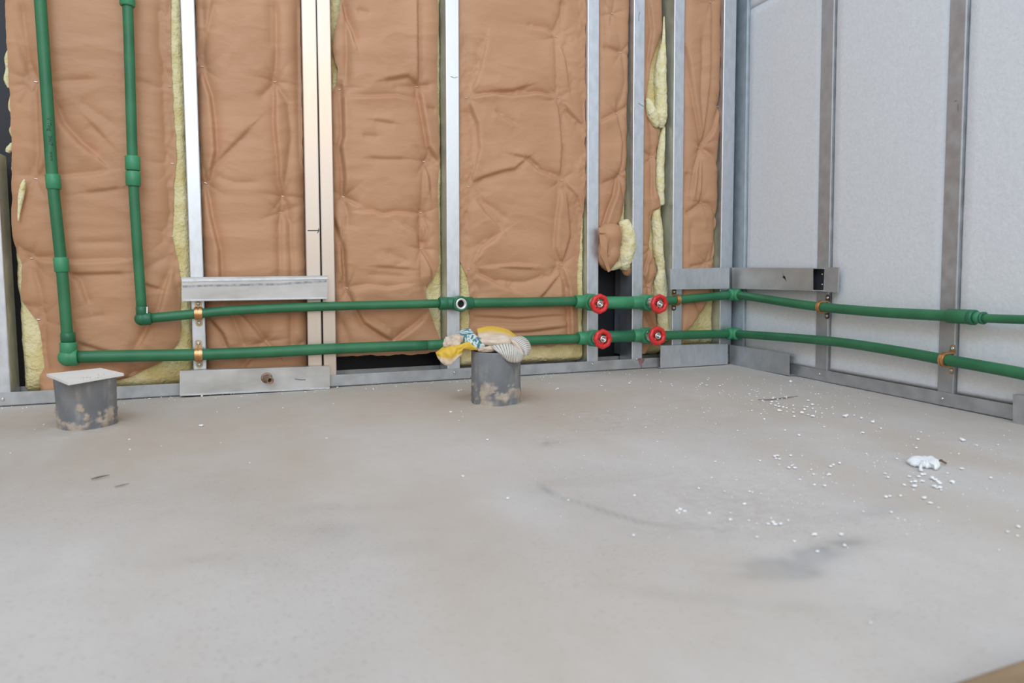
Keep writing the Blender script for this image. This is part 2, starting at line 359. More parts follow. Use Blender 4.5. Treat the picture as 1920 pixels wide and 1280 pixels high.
    add_attr(o.data, 'pale', np.concatenate([pat.ravel(), np.zeros(8)])); add_attr(o.data, 'buff', np.concatenate([pat2.ravel(), np.zeros(8)])); add_attr(o.data, 'dust', np.concatenate([np.clip(dust, 0, 1).ravel(), pad])); add_attr(o.data, 'smudge', np.concatenate([np.clip(smud_shade, 0, 1).ravel(), pad])); add_attr(o.data, 'rust', np.concatenate([np.clip(rust, 0, 1).ravel(), pad]))
    tag(o, 'bare grey concrete floor with beige dust towards the back wall', kind='structure')
build_floor()

# ------------------------------------------------------------------ walls behind the framing
TOP = 2.25
v, f = fbox(BK, -3.4, 0.25, -0.20, -0.125, -0.003, TOP); tag(mesh_obj('wall_back', v, f, M['sheath']), 'black sheathing seen in gaps behind the insulation', kind='structure')
v, f = fbox(RT, -0.14, 1.9, -0.16, -0.085, -0.003, TOP); tag(mesh_obj('wall_right', v, f, M['sheath']), 'dark sheathing behind the white foam boards', kind='structure')

# ------------------------------------------------------------------ floor tracks
def screw(fr, u, off, z, r=0.0045, parent=None, mat='chrome'):
    c = fr.P(u, off, z); v, f = lathe(c, fr.n, [(0, r), (0.0014, r), (0.0024, r * 0.55), (0.0025, r * 0.3), (0.0012, r * 0.25)], 12)
    return mesh_obj('screw', v, f, M[mat], parent, True)
def track(fr, u0, u1, depth, h, label, screws, name='floor_track'):
    e_ = empty(name, fr.P((u0 + u1) / 2, 0, 0), label, 'track', 'galvanized floor tracks')
    mb = MB()
    mb.add(*fbox(fr, u0, u1, 0.0012, 0.0028, 0.001, h)); mb.add(*fbox(fr, u0, u1, -depth - 0.003, -depth - 0.0012, 0.001, h))
    mb.add(*fbox(fr, u0, u1, -depth - 0.003, 0.0028, 0.0005, 0.002))
    mb.build('channel', M['galv_dull'], e_)
    for x, y in screws:
        u, z = fr.px(x, y, 0.003); screw(fr, u, 0.003, z, 0.0035, e_)
    return e_
ubk0 = BK.px(-140, 765)[0]
TRK = track(BK, ubk0, -0.004, 0.075, 0.030, 'galvanized floor track along the foot of the insulated back wall', [(5, 748), (852, 698), (1111, 682), (1194, 673)])
u0, z0 = BK.px(1196, 672, .003); u1, z1 = BK.px(1208, 686, .003)
v, f = prism([BK.P(u0, .003, z0), BK.P(u0 + .006, .003, z1 + .004), BK.P(u0 + .010, .003, z1 + .004), BK.P(u0 + .011, .003, z1 - .004), BK.P(u0 + .0145, .003, z1 - .004), BK.P(u0 + .0145, .003, z1 + .006), BK.P(u1, .003, z0 - .006), BK.P(u1, .003, z0)], BK.n * 0.0004)
tag(mesh_obj('paint_mark', v, f, M['redmark'], TRK), 'dull red paint mark')
track(RT, 0.004, 1.75, 0.06, 0.030, 'galvanized floor track along the foot of the foam clad right wall', [(1537, 701), (1767, 747)])

# ------------------------------------------------------------------ studs
def stud(fr, bot, top, label, grp, mat='galv', opening=1, depth=0.07, y_bot=640, zt=TOP, z0=0.004, off=0.0, name='metal_stud'):
    """bot, top: left and right picture edges at y_bot and at y = 0."""
    e_l, zb = fr.px(bot[0], y_bot, off); e_r, _ = fr.px(bot[1], y_bot, off)
    t_l, zu = fr.px(top[0], 0, off); t_r, _ = fr.px(top[1], 0, off)
    k = ((t_l + t_r) - (e_l + e_r)) / 2 / (zu - zb); w = e_r - e_l
    uc = (e_l + e_r) / 2
    at = lambda z: uc + k * (z - zb) - w / 2
    t = 0.0016; c = 0.0022; lip = 0.009
    pr = [(0, -c), (c * .3, -c * .3), (c, 0), (w - c, 0), (w - c * .3, -c * .3), (w, -c), (w, -lip), (w - t, -lip), (w - t, -t - c * .5), (w - t - c * .5, -t), (t + c * .5, -t), (t, -t - c * .5), (t, -depth + t), (w - t, -depth + t), (w - t, -depth + lip), (w, -depth + lip), (w, -depth), (0, -depth)]
    if opening < 0: pr = [(w - a, b) for a, b in pr][::-1]
    zs = [z0, zt]; V = []
    for z in zs:
        for a, b in pr: V.append(fr.P(at(z) + a, off + b, z))
    n = len(pr)
    Fc = [tuple(range(n))[::-1], tuple(range(n, 2 * n))] + [(i, (i + 1) % n, n + (i + 1) % n, n + i) for i in range(n)]
    root = empty(name, fr.P(at(z0) + w / 2, off, z0), label, 'stud', grp)
    mesh_obj('channel', V, Fc, M[mat], root)
    return root, at, w, k
GB = 'metal studs of the back wall'; GR = 'metal studs of the right wall'
sz = stud(BK, (-35, 15), (-78, -22), 'pale metal stud at the far end of the back wall beyond the riser pipes', GB, 'galv', -1, zt=BK.px(5, 285)[1])
sa = stud(BK, (360.5, 386), (337, 365), 'bright metal stud beside the two green riser pipes', GB)
sb1 = stud(BK, (577, 603.6), (565, 592.6), 'warm tinted stud of the back to back pair, on the side of the pipe risers', GB, 'galv_warm', -1)
sb2 = stud(BK, (606, 630.5), (595.5, 617.5), 'warm tinted stud of the back to back pair, on the side of the rag', GB, 'galv_warm', 1)
sc_ = stud(BK, (838.5, 862.7), (835.5, 860.6), 'bright metal stud behind the crumpled rag and open green tee', GB)
sd = stud(BK, (1101, 1122), (1101.5, 1124.5), 'metal stud behind the valve pair nearer the rag', GB)
se = stud(BK, (1184.8, 1204.8), (1189, 1209.5), 'metal stud between the two pairs of red valves', GB)
sf = stud(BK, (1259.7, 1278.5), (1265, 1284.7), 'metal stud behind the end of the upper corner bracket', GB)
sg = stud(BK, (1348.8, 1371.2), (1358.7, 1381.6), 'metal stud in the corner, fixed to the insulated wall', GB)
sh = stud(RT, (1369.8, 1393), (1379.2, 1400), 'metal stud in the corner, fixed to the foam clad wall', GR, 'galv_soft', -1, depth=.05)
si = stud(RT, (1529, 1551.5), (1541.5, 1563), 'grey metal stud between the first and second foam boards', GR, 'galv_dull', -1, depth=.05)
sj = stud(RT, (1760, 1790.5), (1781.5, 1812.5), 'grey metal stud between the second and third foam boards', GR, 'galv_dull', -1, depth=.05)
# second row of framing seen through the torn insulation
e_l, _ = BK.px(1163, 600, -0.085); e_r, _ = BK.px(1181, 600, -0.085)
root = empty('rear_stud', BK.P((e_l + e_r) / 2, -.085, .004), 'dark metal stud deep in the gap behind the red valves', 'stud')
mb = MB(); mb.add(*fbox(BK, e_l, e_r, -.087, -.085, .034, 1.0)); mb.add(*fbox(BK, e_l, e_l + .002, -.120, -.087, .034, 1.0)); mb.add(*fbox(BK, e_r - .002, e_r, -.120, -.087, .034, 1.0)); mb.build('channel', M['galv_dull'], root)
# pencil and scribe marks on studs
def mark(fr, pts, wpx, off, parent, mat='pen', name='pen_mark'):
    mb = MB()
    for (a, b), (c, d) in zip(pts[:-1], pts[1:]):
        p, q = fr.pt(a, b, off), fr.pt(c, d, off); w = wpx / 2 / scale_at(p); s = (q - p).normalized().cross(fr.n) * w
        mb.add(*prism([p - s, q - s, q + s, p + s], fr.n * 0.0003))
    return mb.build(name, M[mat], parent)
mark(BK, [(577, 432), (597, 432)], 1.6, .0004, sb1[0], 'ink')
mark(BK, [(595, 437), (598, 432), (597, 428)], 1.2, .0004, sb1[0], 'ink')
mark(BK, [(845, 143), (852, 146), (858, 144)], 1.2, .0004, sc_[0], 'smudge', 'scuff_mark')
mark(BK, [(1197, 193), (1203, 197), (1207, 200)], 1.2, .0004, se[0], 'smudge', 'scuff_mark')
mark(BK, [(1198, 40), (1198, 30), (1200, 22)], 1.2, .0004, se[0], 'smudge', 'scuff_mark')
mark(RT, [(1787, 190), (1795, 188), (1796, 205), (1798, 210)], 1.6, .0004, sj[0], 'smudge', 'scuff_mark')

# ------------------------------------------------------------------ insulation batts
def interp(tbl, y):
    ys = [a for a, b in tbl]; xs = [b for a, b in tbl]; return np.interp(y, ys, xs)
def px_grid(left, right, ytop, ybot, off, du, zt, lo=None, hi=None):
    """grid on the wall plane whose rows follow picture rows; returns u, z arrays."""
    mid = (left[0][1] + right[0][1]) / 2
    zb = BK.px(mid, ybot, off)[1]; zs = np.concatenate([np.arange(zb, 1.14, du), np.arange(1.14, TOP - .02, .006 if du < .005 else .015)])
    lu, lz = np.array([BK.px(x, y, off) for y, x in left]).T; ru, rz = np.array([BK.px(x, y, off) for y, x in right]).T
    o = np.argsort(lz); p = np.argsort(rz)
    UL = np.interp(zs, lz[o], lu[o]); UR = np.interp(zs, rz[p], ru[p])
    if lo: UL = np.maximum(UL, lo[1](zs) + lo[2] + .0006)
    if hi: UR = np.minimum(UR, hi[1](zs) - .0006)
    return zs, UL, UR
def wool_h(u, z, ul, ur, seed, thick):
    e_ = np.minimum(u - ul, ur - u); rnd = np.clip(e_ / 0.010, 0, 1)
    return -0.042 + thick + 0.007 * fbm(u * 22, z * 14, seed, 3) + 0.004 * fbm(u * 70, z * 60, seed + 9, 2) - 0.014 * (1 - np.sqrt(1 - (1 - rnd) ** 2))
def grid_faces(ny, nx, flip=False):
    i = np.arange(nx * ny).reshape(ny, nx)
    return np.stack([i[:-1, :-1], i[:-1, 1:], i[1:, 1:], i[1:, :-1]], -1).reshape(-1, 4).tolist()
def batt(label, left, right, ybot, pins, creases, wleft, wright, wybot, seed, bulge=0.016, thick=0.0, zt=1.5, pin_d=0.018, rough=1.0, lo=None, hi=None, fwd=0.0):
    off = -0.022 + fwd
    root = empty('insulation_batt', BK.P(BK.px((wleft[0][1] + wright[0][1]) / 2, wybot, off)[0], -.06, BK.px((wleft[0][1] + wright[0][1]) / 2, wybot, off)[1]), label, 'insulation', 'insulation batts in the back wall')
    # glass wool body: lumpy front, sides and back
    zs, UL, UR = px_grid(wleft, wright, 0, wybot, off, 0.0065, zt)
    UL = UL + 0.004 * fbm(zs * 30, zs * 0 + seed, seed + 3, 4); UR = UR + 0.004 * fbm(zs * 30, zs * 0 + seed, seed + 4, 4)
    if lo: UL = np.maximum(UL, lo[1](zs) + lo[2] + .0006)
    if hi: UR = np.minimum(UR, hi[1](zs) - .0006)
    nx = max(10, int((UR - UL).max() / 0.0065)); T = np.linspace(0, 1, nx)
    U = UL[:, None] + (UR - UL)[:, None] * T; Z = np.repeat(zs[:, None], nx, 1)
    zb = zs[0] + 0.012 * np.abs(fbm(U * 25, U * 0 + 3, seed + 7, 3)); Z = np.maximum(Z, zb)
    H = wool_h(U, Z, UL[:, None], UR[:, None], seed, thick) + fwd; H = H - 0.03 * np.clip(1 - (Z - zs[0]) / 0.02, 0, 1) ** 2
    V = np.stack([U, -H, Z], -1).reshape(-1, 3); fs = grid_faces(len(zs), nx); n0 = len(V)
    bd = 0.118
    B = V.copy(); ny = len(zs); idx = np.arange(nx * ny).reshape(ny, nx)
    ring = list(idx[0, :]) + list(idx[1:, -1]) + list(idx[-1, -2::-1]) + list(idx[-2:0:-1, 0])
    BV = V[ring].copy(); BV[:, 1] = bd; V = np.vstack([V, BV]); m = len(ring)
    for i in range(m): fs.append((ring[i], n0 + i, n0 + (i + 1) % m, ring[(i + 1) % m]))
    mesh_obj('glass_wool', V, fs, M['wool'], root, True)
    # kraft paper facing
    du = 0.0027
    zs, UL, UR = px_grid(left, right, 0, ybot, off, du, zt)
    nL = 0.002 * fbm(zs * 45, zs * 0 + 1, seed + 13, 3)[:, None]; nR = 0.002 * fbm(zs * 45, zs * 0 + 2, seed + 14, 3)[:, None]
    kk = np.ones(25) / 25; UL = np.convolve(np.pad(UL, 12, 'edge'), kk, 'valid') * .5 + UL * .5; UR = np.convolve(np.pad(UR, 12, 'edge'), kk, 'valid') * .5 + UR * .5
    if lo: UL = np.maximum(UL, lo[1](zs) + lo[2] + .0006)
    if hi: UR = np.minimum(UR, hi[1](zs) - .0006)
    nx = max(12, int(np.median(UR - UL) / du)); T = np.linspace(0, 1, nx)
    U = UL[:, None] + (UR - UL)[:, None] * T; Z = np.repeat(zs[:, None], nx, 1)
    Z = Z + np.where(Z < zs[0] + 0.03, 0.006 * fbm(U * 30, U * 0, seed + 15, 3), 0)
    U = U + nL * np.clip(1 - T * 12, 0, 1) + nR * np.clip(1 - (1 - T) * 12, 0, 1)
    t2 = np.abs(2 * T - 1)[None, :]
    wid = (UR - UL)[:, None]
    H = -0.030 + fwd + bulge * (1 - t2 ** 5) + 0.005 * fbm(U * 5, Z * 4, seed, 2)
    W1 = fbm(U * 6 + 2 * fbm(U * 3, Z * 3, seed + 30, 2), Z * 15, seed + 21, 3); W2 = fbm(U * 12, Z * 34 + 3 * fbm(U * 5, Z * 5, seed + 31, 2), seed + 22, 2)
    H = H + rough * (0.0035 * (0.5 - np.abs(W1)) * 1.6 + 0.0012 * (0.5 - np.abs(W2)))
    P = [BK.px(x, y, off) for x, y in pins]; UP = .66; P += [(a, b + UP) for a, b in P if b + UP > 1.12]   # the quilting goes on above the picture
    for k, (pu, pz) in enumerate(P):
        r = np.sqrt((U - pu) ** 2 + (Z - pz) ** 2 + .004 ** 2); th = np.arctan2(Z - pz, U - pu)
        q = np.cos(3 * th + 1.7 * k + 3 * fbm(U * 7, Z * 7, seed + 40, 1)); H = H - pin_d * np.exp(-r / 0.026) + 0.0035 * np.exp(-((r - 0.022) / 0.03) ** 2) * (np.abs(q) ** .6 - .6)
    CQ = []
    for c in creases:
        q = [BK.px(x, y, off) for x, y in c[0]]; CQ.append((q, c))
        if min(z for _, z in q) + UP > 1.10: CQ.append(([(a, z + UP) for a, z in q], c))
    for q, c in CQ:
        amp, w, ty = c[1] * 0.0014, c[2] * 0.001, c[3]
        d, t, s = polydist(U + 0.0035 * fbm(U * 11, Z * 11, seed + 60, 2), Z + 0.0035 * fbm(U * 11, Z * 11, seed + 61, 2), q); sg = s * d / np.sqrt(d * d + .004 ** 2); d = np.sqrt(d * d + .0035 ** 2) - .0035
        fade = np.clip(np.minimum(t, 1 - t) * 5 + 0.35, 0, 1)
        if ty == 'v': H = H - amp * np.exp(-d / w) * fade
        elif ty == 'r': H = H + amp * np.exp(-d / w) * fade
        elif ty == 'f': H = H + amp * (sg * np.exp(-d / (w * 1.6)) - .45 * np.exp(-d / (w * .6))) * fade
        else: H = H - amp * (sg * np.exp(-d / (w * 1.6)) + .45 * np.exp(-d / (w * .6))) * fade
    uw0 = np.interp(zs, *zip(*sorted([(BK.px(x, y, off)[1], BK.px(x, y, off)[0]) for y, x in wleft])))[:, None]
    uw1 = np.interp(zs, *zip(*sorted([(BK.px(x, y, off)[1], BK.px(x, y, off)[0]) for y, x in wright])))[:, None]
    H = np.maximum(H, wool_h(U, Z, uw0, uw1, seed, thick) + fwd + 0.0035)
    V = np.stack([U, -H, Z], -1).reshape(-1, 3)
    mesh_obj('kraft_facing', V, grid_faces(len(zs), nx), M['paper'], root, True)
    for pu, pz in P:
        j = np.argmin((U - pu) ** 2 + (Z - pz) ** 2); h = H.ravel()[j]
        a = random.uniform(-.3, .3)
        c = BK.P(pu, h + 0.0012, pz); s = Vector((math.cos(a), 0, math.sin(a)))
        v, f = tube([c - s * .0032, c - s * .0029 + BK.n * .0008, c + s * .0029 + BK.n * .0008, c + s * .0032], .0008, 6); mesh_obj('staple', v, f, M['white_metal'], root)
    return root

V_, R_, F_, G_ = 'v', 'r', 'f', 'g'
b1 = batt('broad batt behind the two green riser pipes, its paper torn off the yellow edge',
     [(-900, -40), (0, 8), (150, 14), (250, 20), (450, 20), (468, 26), (490, 41), (520, 38), (565, 36), (582, 50), (600, 69), (640, 75), (690, 84), (705, 72), (720, 70), (745, 78)],
     [(-900, 296), (0, 319), (160, 322), (300, 331), (330, 326), (443, 322), (480, 330), (520, 338), (640, 338), (655, 325), (672, 308), (690, 284), (708, 262), (722, 140), (745, 120)],
     742, [(66, 152), (66, 334), (318, 160), (322, 305), (57, 484), (70, 599), (250, 706), (323, 443)],
     [([(41, 0), (45, 40), (58, 125), (66, 152)], 7, 7, V_), ([(30, 60), (48, 110), (66, 152)], 4, 6, V_), ([(66, 152), (72, 200), (75, 290), (66, 334)], 6, 9, F_), ([(16, 160), (66, 154), (180, 150)], 4, 7, V_),
      ([(66, 152), (35, 200)], 4, 6, V_), ([(66, 334), (130, 331), (205, 322)], 4, 8, G_), ([(300, 0), (300, 90), (318, 160)], 7, 9, V_), ([(318, 160), (309, 200), (309, 262), (322, 305)], 7, 9, V_), ([(322, 305), (316, 360), (323, 443)], 6, 8, V_),
      ([(319, 0), (320, 160), (327, 240), (322, 305)], 4, 5, V_), ([(323, 443), (332, 500), (336, 560)], 6, 8, V_), ([(100, 190), (118, 235), (148, 268), (180, 295)], 8, 16, G_), ([(150, 190), (185, 215), (215, 235)], 3, 10, V_), ([(170, 230), (200, 262)], 3, 9, F_),
      ([(57, 484), (74, 540), (78, 570), (70, 599)], 7, 8, V_), ([(57, 484), (20, 465)], 6, 7, V_), ([(57, 484), (140, 490), (235, 486)], 5, 8, G_), ([(70, 599), (78, 650), (85, 700)], 8, 8, V_), ([(70, 599), (34, 572)], 5, 6, V_), ([(128, 512), (148, 525), (165, 572)], 5, 10, G_),
      ([(140, 455), (235, 452)], 3, 7, V_), ([(130, 512), (236, 510)], 4, 7, F_), ([(250, 706), (254, 650), (285, 590)], 5, 9, V_), ([(262, 650), (300, 575), (322, 500)], 5, 12, G_), ([(140, 600), (200, 592)], 3, 8, V_), ([(145, 640), (195, 655), (240, 668)], 4, 10, F_),
      ([(270, 530), (300, 540)], 4, 6, F_), ([(160, 360), (225, 352)], 3, 9, F_), ([(240, 150), (290, 160)], 3, 8, V_), ([(262, 510), (312, 480)], 4, 10, V_), ([(125, 600), (135, 640), (150, 665)], 5, 9, V_)],
     [(-900, -48), (0, 6), (100, 12), (250, 19), (400, 20), (560, 30), (745, 43)], [(-900, 312), (0, 338), (500, 356), (745, 364)], 738, 100, thick=0.006, hi=sa)
batt('smooth narrow batt over the left lower bracket, between the riser stud and the paired studs',
     [(-900, 330), (0, 358), (640, 384), (700, 386)], [(-900, 563), (0, 571), (700, 583)], 694,
     [(378, 122), (516, 151), (385, 342), (531, 367), (526, 398), (498, 641)],
     [([(380, 0), (383, 60), (378, 122)], 6, 7, V_), ([(400, 0), (387, 60)], 4, 10, G_), ([(378, 122), (395, 180), (405, 285), (392, 338)], 8, 10, G_), ([(385, 342), (395, 400), (412, 470), (413, 560)], 8, 9, G_), ([(516, 0), (519, 100), (516, 151)], 8, 8, V_),
      ([(505, 0), (508, 90)], 5, 14, V_), ([(516, 151), (515, 230), (522, 330), (531, 367)], 6, 9, F_), ([(516, 151), (485, 185)], 4, 8, V_), ([(516, 151), (540, 190), (546, 260), (531, 367)], 7, 10, V_), ([(526, 398), (524, 460), (526, 560)], 7, 8, V_), ([(531, 367), (545, 420), (549, 560)], 7, 8, V_),
      ([(560, 0), (565, 300)], 4, 12, F_), ([(405, 330), (440, 342), (480, 342)], 3, 6, V_), ([(428, 560), (444, 610), (462, 655)], 7, 9, V_), ([(396, 598), (418, 625), (430, 655)], 7, 8, F_), ([(436, 566), (470, 605), (498, 641), (525, 668)], 6, 7, G_), ([(498, 641), (455, 690)], 6, 8, F_),
      ([(545, 570), (547, 655)], 6, 7, V_), ([(498, 641), (500, 590)], 3, 8, V_), ([(535, 665), (570, 640)], 4, 8, V_), ([(400, 310), (470, 240)], 4, 14, F_)],
     [(-900, 322), (0, 352), (640, 380), (700, 382)], [(-900, 570), (0, 578), (700, 590)], 692, 130, lo=sa, hi=sb1)
batt('wrinkled batt between the paired studs and the rag stud, torn at the lower edge',
     [(-900, 622), (0, 640), (50, 630), (95, 623), (130, 637), (165, 630), (182, 616), (640, 622), (670, 622)], [(-900, 822), (0, 822), (30, 824), (100, 822), (200, 822), (290, 826), (305, 828), (330, 823), (440, 825), (505, 824), (522, 815), (537, 798), (560, 799), (600, 812), (640, 828), (670, 832)], 664,
     [(638, 165), (784, 160), (797, 302), (645, 368), (791, 398), (791, 466), (652, 540), (739, 639)],
     [([(642, 0), (648, 25), (661, 60), (667, 85)], 8, 9, G_), ([(650, 20), (651, 100), (650, 160)], 9, 8, V_), ([(783, 0), (784, 80), (784, 160)], 9, 6, G_), ([(784, 160), (792, 215), (803, 275), (826, 305)], 9, 8, F_), ([(650, 181), (697, 181), (745, 179), (780, 188)], 5, 5, G_), ([(718, 151), (765, 144), (784, 160)], 5, 6, F_),
      ([(642, 165), (644, 255), (638, 275), (645, 330), (645, 368)], 10, 6, F_), ([(645, 368), (670, 384)], 5, 7, G_), ([(668, 396), (700, 395), (718, 402), (740, 398), (791, 403)], 5, 5, G_), ([(797, 302), (793, 350), (791, 398)], 6, 7, V_), ([(797, 302), (806, 330), (808, 365)], 5, 7, G_), ([(791, 398), (789, 430), (791, 466)], 7, 6, V_), ([(791, 398), (801, 430), (799, 452), (791, 466)], 6, 6, V_), ([(791, 466), (789, 520), (800, 555)], 6, 7, V_), ([(791, 466), (808, 505), (810, 525)], 6, 7, G_),
      ([(645, 368), (654, 402), (650, 430)], 6, 8, V_), ([(628, 412), (645, 470), (652, 540)], 8, 6, F_), ([(640, 430), (643, 490), (648, 530)], 6, 5, G_), ([(652, 540), (690, 535), (726, 541), (765, 535)], 4, 6, G_), ([(652, 540), (668, 580), (682, 606), (735, 640)], 8, 8, F_), ([(680, 590), (705, 600), (733, 620)], 4, 8, V_), ([(739, 639), (768, 618), (800, 592)], 7, 8, G_), ([(652, 540), (636, 530)], 4, 5, V_),
      ([(640, 600), (650, 630), (655, 660)], 5, 8, V_), ([(720, 470), (760, 490), (735, 500)], 3, 9, V_), ([(680, 255), (710, 256)], 4, 6, V_), ([(700, 225), (740, 232)], 3, 7, F_), ([(690, 295), (760, 297)], 3, 6, F_), ([(670, 20), (692, 24)], 4, 6, V_), ([(750, 420), (785, 440), (791, 466)], 4, 10, G_), ([(700, 500), (770, 505)], 3, 8, F_), ([(690, 515), (760, 520)], 3, 7, V_), ([(800, 203), (818, 206)], 4, 5, V_), ([(797, 302), (825, 310)], 6, 6, V_), ([(735, 165), (784, 160)], 3, 6, V_), ([(784, 160), (808, 162)], 5, 5, V_)],
     [(-900, 600), (0, 617), (700, 628)], [(-900, 836), (0, 836), (670, 842)], 671, 160, lo=sb2, hi=sc_)
batt('puffy quilted batt above the crumpled rag, buttoned in two columns',
     [(-900, 852), (0, 855), (485, 858), (500, 866), (520, 876), (545, 882), (620, 880), (660, 878)], [(-900, 1114), (0, 1110), (300, 1108), (345, 1101), (420, 1091), (500, 1084), (560, 1083), (640, 1086), (660, 1090)], 650,
     [(1044, 68), (875, 183), (1047, 183), (878, 350), (1053, 338), (878, 505), (1053, 497)],
     [([(1055, 0), (1053, 30), (1044, 68)], 9, 6, V_), ([(1044, 68), (1060, 110), (1068, 165)], 6, 8, G_), ([(1044, 68), (1043, 120), (1047, 183)], 6, 7, V_), ([(1044, 68), (1020, 55), (985, 50)], 5, 7, F_), ([(865, 60), (869, 150), (875, 183)], 8, 8, V_), ([(910, 75), (900, 130), (880, 180)], 6, 11, F_),
      ([(875, 183), (925, 176), (965, 177), (1005, 173), (1047, 183)], 7, 5, G_), ([(925, 172), (960, 170), (990, 160)], 5, 8, F_), ([(875, 183), (858, 174)], 5, 6, V_), ([(875, 183), (893, 235), (896, 280), (878, 350)], 9, 9, F_), ([(1047, 183), (1051, 260), (1053, 338)], 9, 7, G_), ([(1047, 183), (1070, 215), (1095, 238)], 7, 9, F_), ([(1044, 68), (1095, 75)], 4, 6, V_),
      ([(878, 350), (905, 332), (940, 322), (965, 318), (985, 300)], 6, 7, F_), ([(985, 297), (1008, 318), (1053, 338)], 6, 7, G_), ([(960, 290), (990, 297), (1010, 312)], 4, 8, F_), ([(878, 350), (908, 398), (940, 430)], 5, 12, G_), ([(890, 370), (930, 395), (955, 415)], 4, 8, V_), ([(878, 350), (870, 420), (865, 470), (878, 505)], 9, 8, V_), ([(878, 350), (860, 342)], 5, 6, V_), ([(1053, 338), (1082, 370), (1092, 410)], 8, 8, F_),
      ([(1053, 338), (1042, 410), (1040, 465), (1053, 497)], 5, 10, F_), ([(1062, 370), (1070, 440), (1053, 497)], 6, 9, G_), ([(878, 505), (902, 462), (935, 440)], 7, 12, G_), ([(878, 505), (860, 488)], 6, 6, V_), ([(878, 505), (918, 525), (965, 545)], 6, 9, G_), ([(878, 505), (890, 535), (895, 560)], 6, 8, V_), ([(905, 500), (965, 495), (1000, 498)], 4, 8, G_), ([(920, 530), (985, 528), (1030, 515), (1053, 497)], 6, 10, V_), ([(1053, 497), (1064, 540), (1069, 640)], 9, 6, F_), ([(1052, 500), (1050, 560)], 3, 6, R_), ([(930, 500), (1000, 505)], 3, 7, F_),
      ([(882, 592), (970, 596), (1062, 590)], 4, 5, F_), ([(885, 606), (970, 610), (1065, 602)], 4, 5, G_), ([(885, 626), (980, 622), (1062, 612)], 4, 6, F_), ([(925, 210), (965, 235)], 4, 8, G_), ([(1100, 200), (1105, 240)], 5, 10, V_), ([(1010, 560), (1045, 520)], 4, 9, F_)],
     [(-900, 846), (0, 850), (640, 854), (690, 854)], [(-900, 1110), (0, 1106), (690, 1106)], 685, 190, bulge=0.013, pin_d=0.016, lo=sc_, hi=sd, fwd=.012, thick=.014)
batt('short narrow batt over the dark opening, its end torn and rolled up',
     [(-900, 1116), (0, 1114), (440, 1114)], [(-900, 1190), (0, 1182), (200, 1178), (330, 1176), (395, 1172), (415, 1165), (430, 1148), (440, 1130)], 434,
     [(1147, 26), (1165, 98), (1157, 212), (1161, 329)],
     [([(1128, 90), (1165, 98)], 5, 6, V_), ([(1157, 212), (1126, 228)], 6, 6, F_), ([(1157, 212), (1178, 198)], 5, 6, V_), ([(1161, 329), (1150, 372), (1128, 432)], 9, 6, F_), ([(1161, 329), (1128, 345)], 5, 6, V_), ([(1165, 98), (1172, 150), (1157, 212)], 4, 8, V_), ([(1157, 212), (1166, 270), (1161, 329)], 5, 8, G_), ([(1161, 329), (1172, 380), (1165, 410)], 5, 7, V_), ([(1135, 0), (1138, 80)], 3, 8, F_)],
     [(-900, 1112), (0, 1110), (440, 1110)], [(-900, 1190), (0, 1184), (440, 1182)], 432, 220, bulge=0.014, pin_d=0.012, lo=sd, hi=se, fwd=.006)
b6 = batt('narrow batt with its paper peeled back from a long strip of yellow wool',
     [(-900, 1204), (0, 1201), (670, 1196)], [(-900, 1243), (0, 1243), (60, 1245), (100, 1231), (130, 1219), (180, 1215), (205, 1213), (238, 1226), (246, 1241), (280, 1234), (350, 1229), (376, 1240), (389, 1247), (395, 1221), (440, 1223), (465, 1222), (490, 1232), (510, 1236), (530, 1224), (545, 1225), (570, 1228), (600, 1232), (640, 1236), (652, 1215), (665, 1205)], 662,
     [(1213, 186), (1224, 293), (1217, 537), (1221, 462)],
     [([(1215, 0), (1222, 60), (1213, 130)], 6, 6, F_), ([(1243, 60), (1218, 130)], 5, 6, V_), ([(1213, 186), (1224, 293)], 5, 7, V_), ([(1224, 293), (1206, 285)], 4, 5, V_), ([(1224, 293), (1222, 380)], 6, 6, F_), ([(1218, 395), (1218, 440), (1221, 462)], 7, 5, V_), ([(1221, 462), (1208, 515)], 6, 6, F_), ([(1221, 462), (1233, 500)], 6, 5, V_), ([(1217, 537), (1205, 520)], 5, 5, V_), ([(1218, 490), (1217, 537)], 5, 6, V_), ([(1206, 575), (1225, 620)], 9, 6, V_), ([(1217, 537), (1216, 565)], 5, 5, V_)],
     [(-900, 1206), (0, 1203), (670, 1198)], [(-900, 1258), (0, 1252), (670, 1250)], 668, 250, bulge=0.014, pin_d=0.011, lo=se, hi=sf)
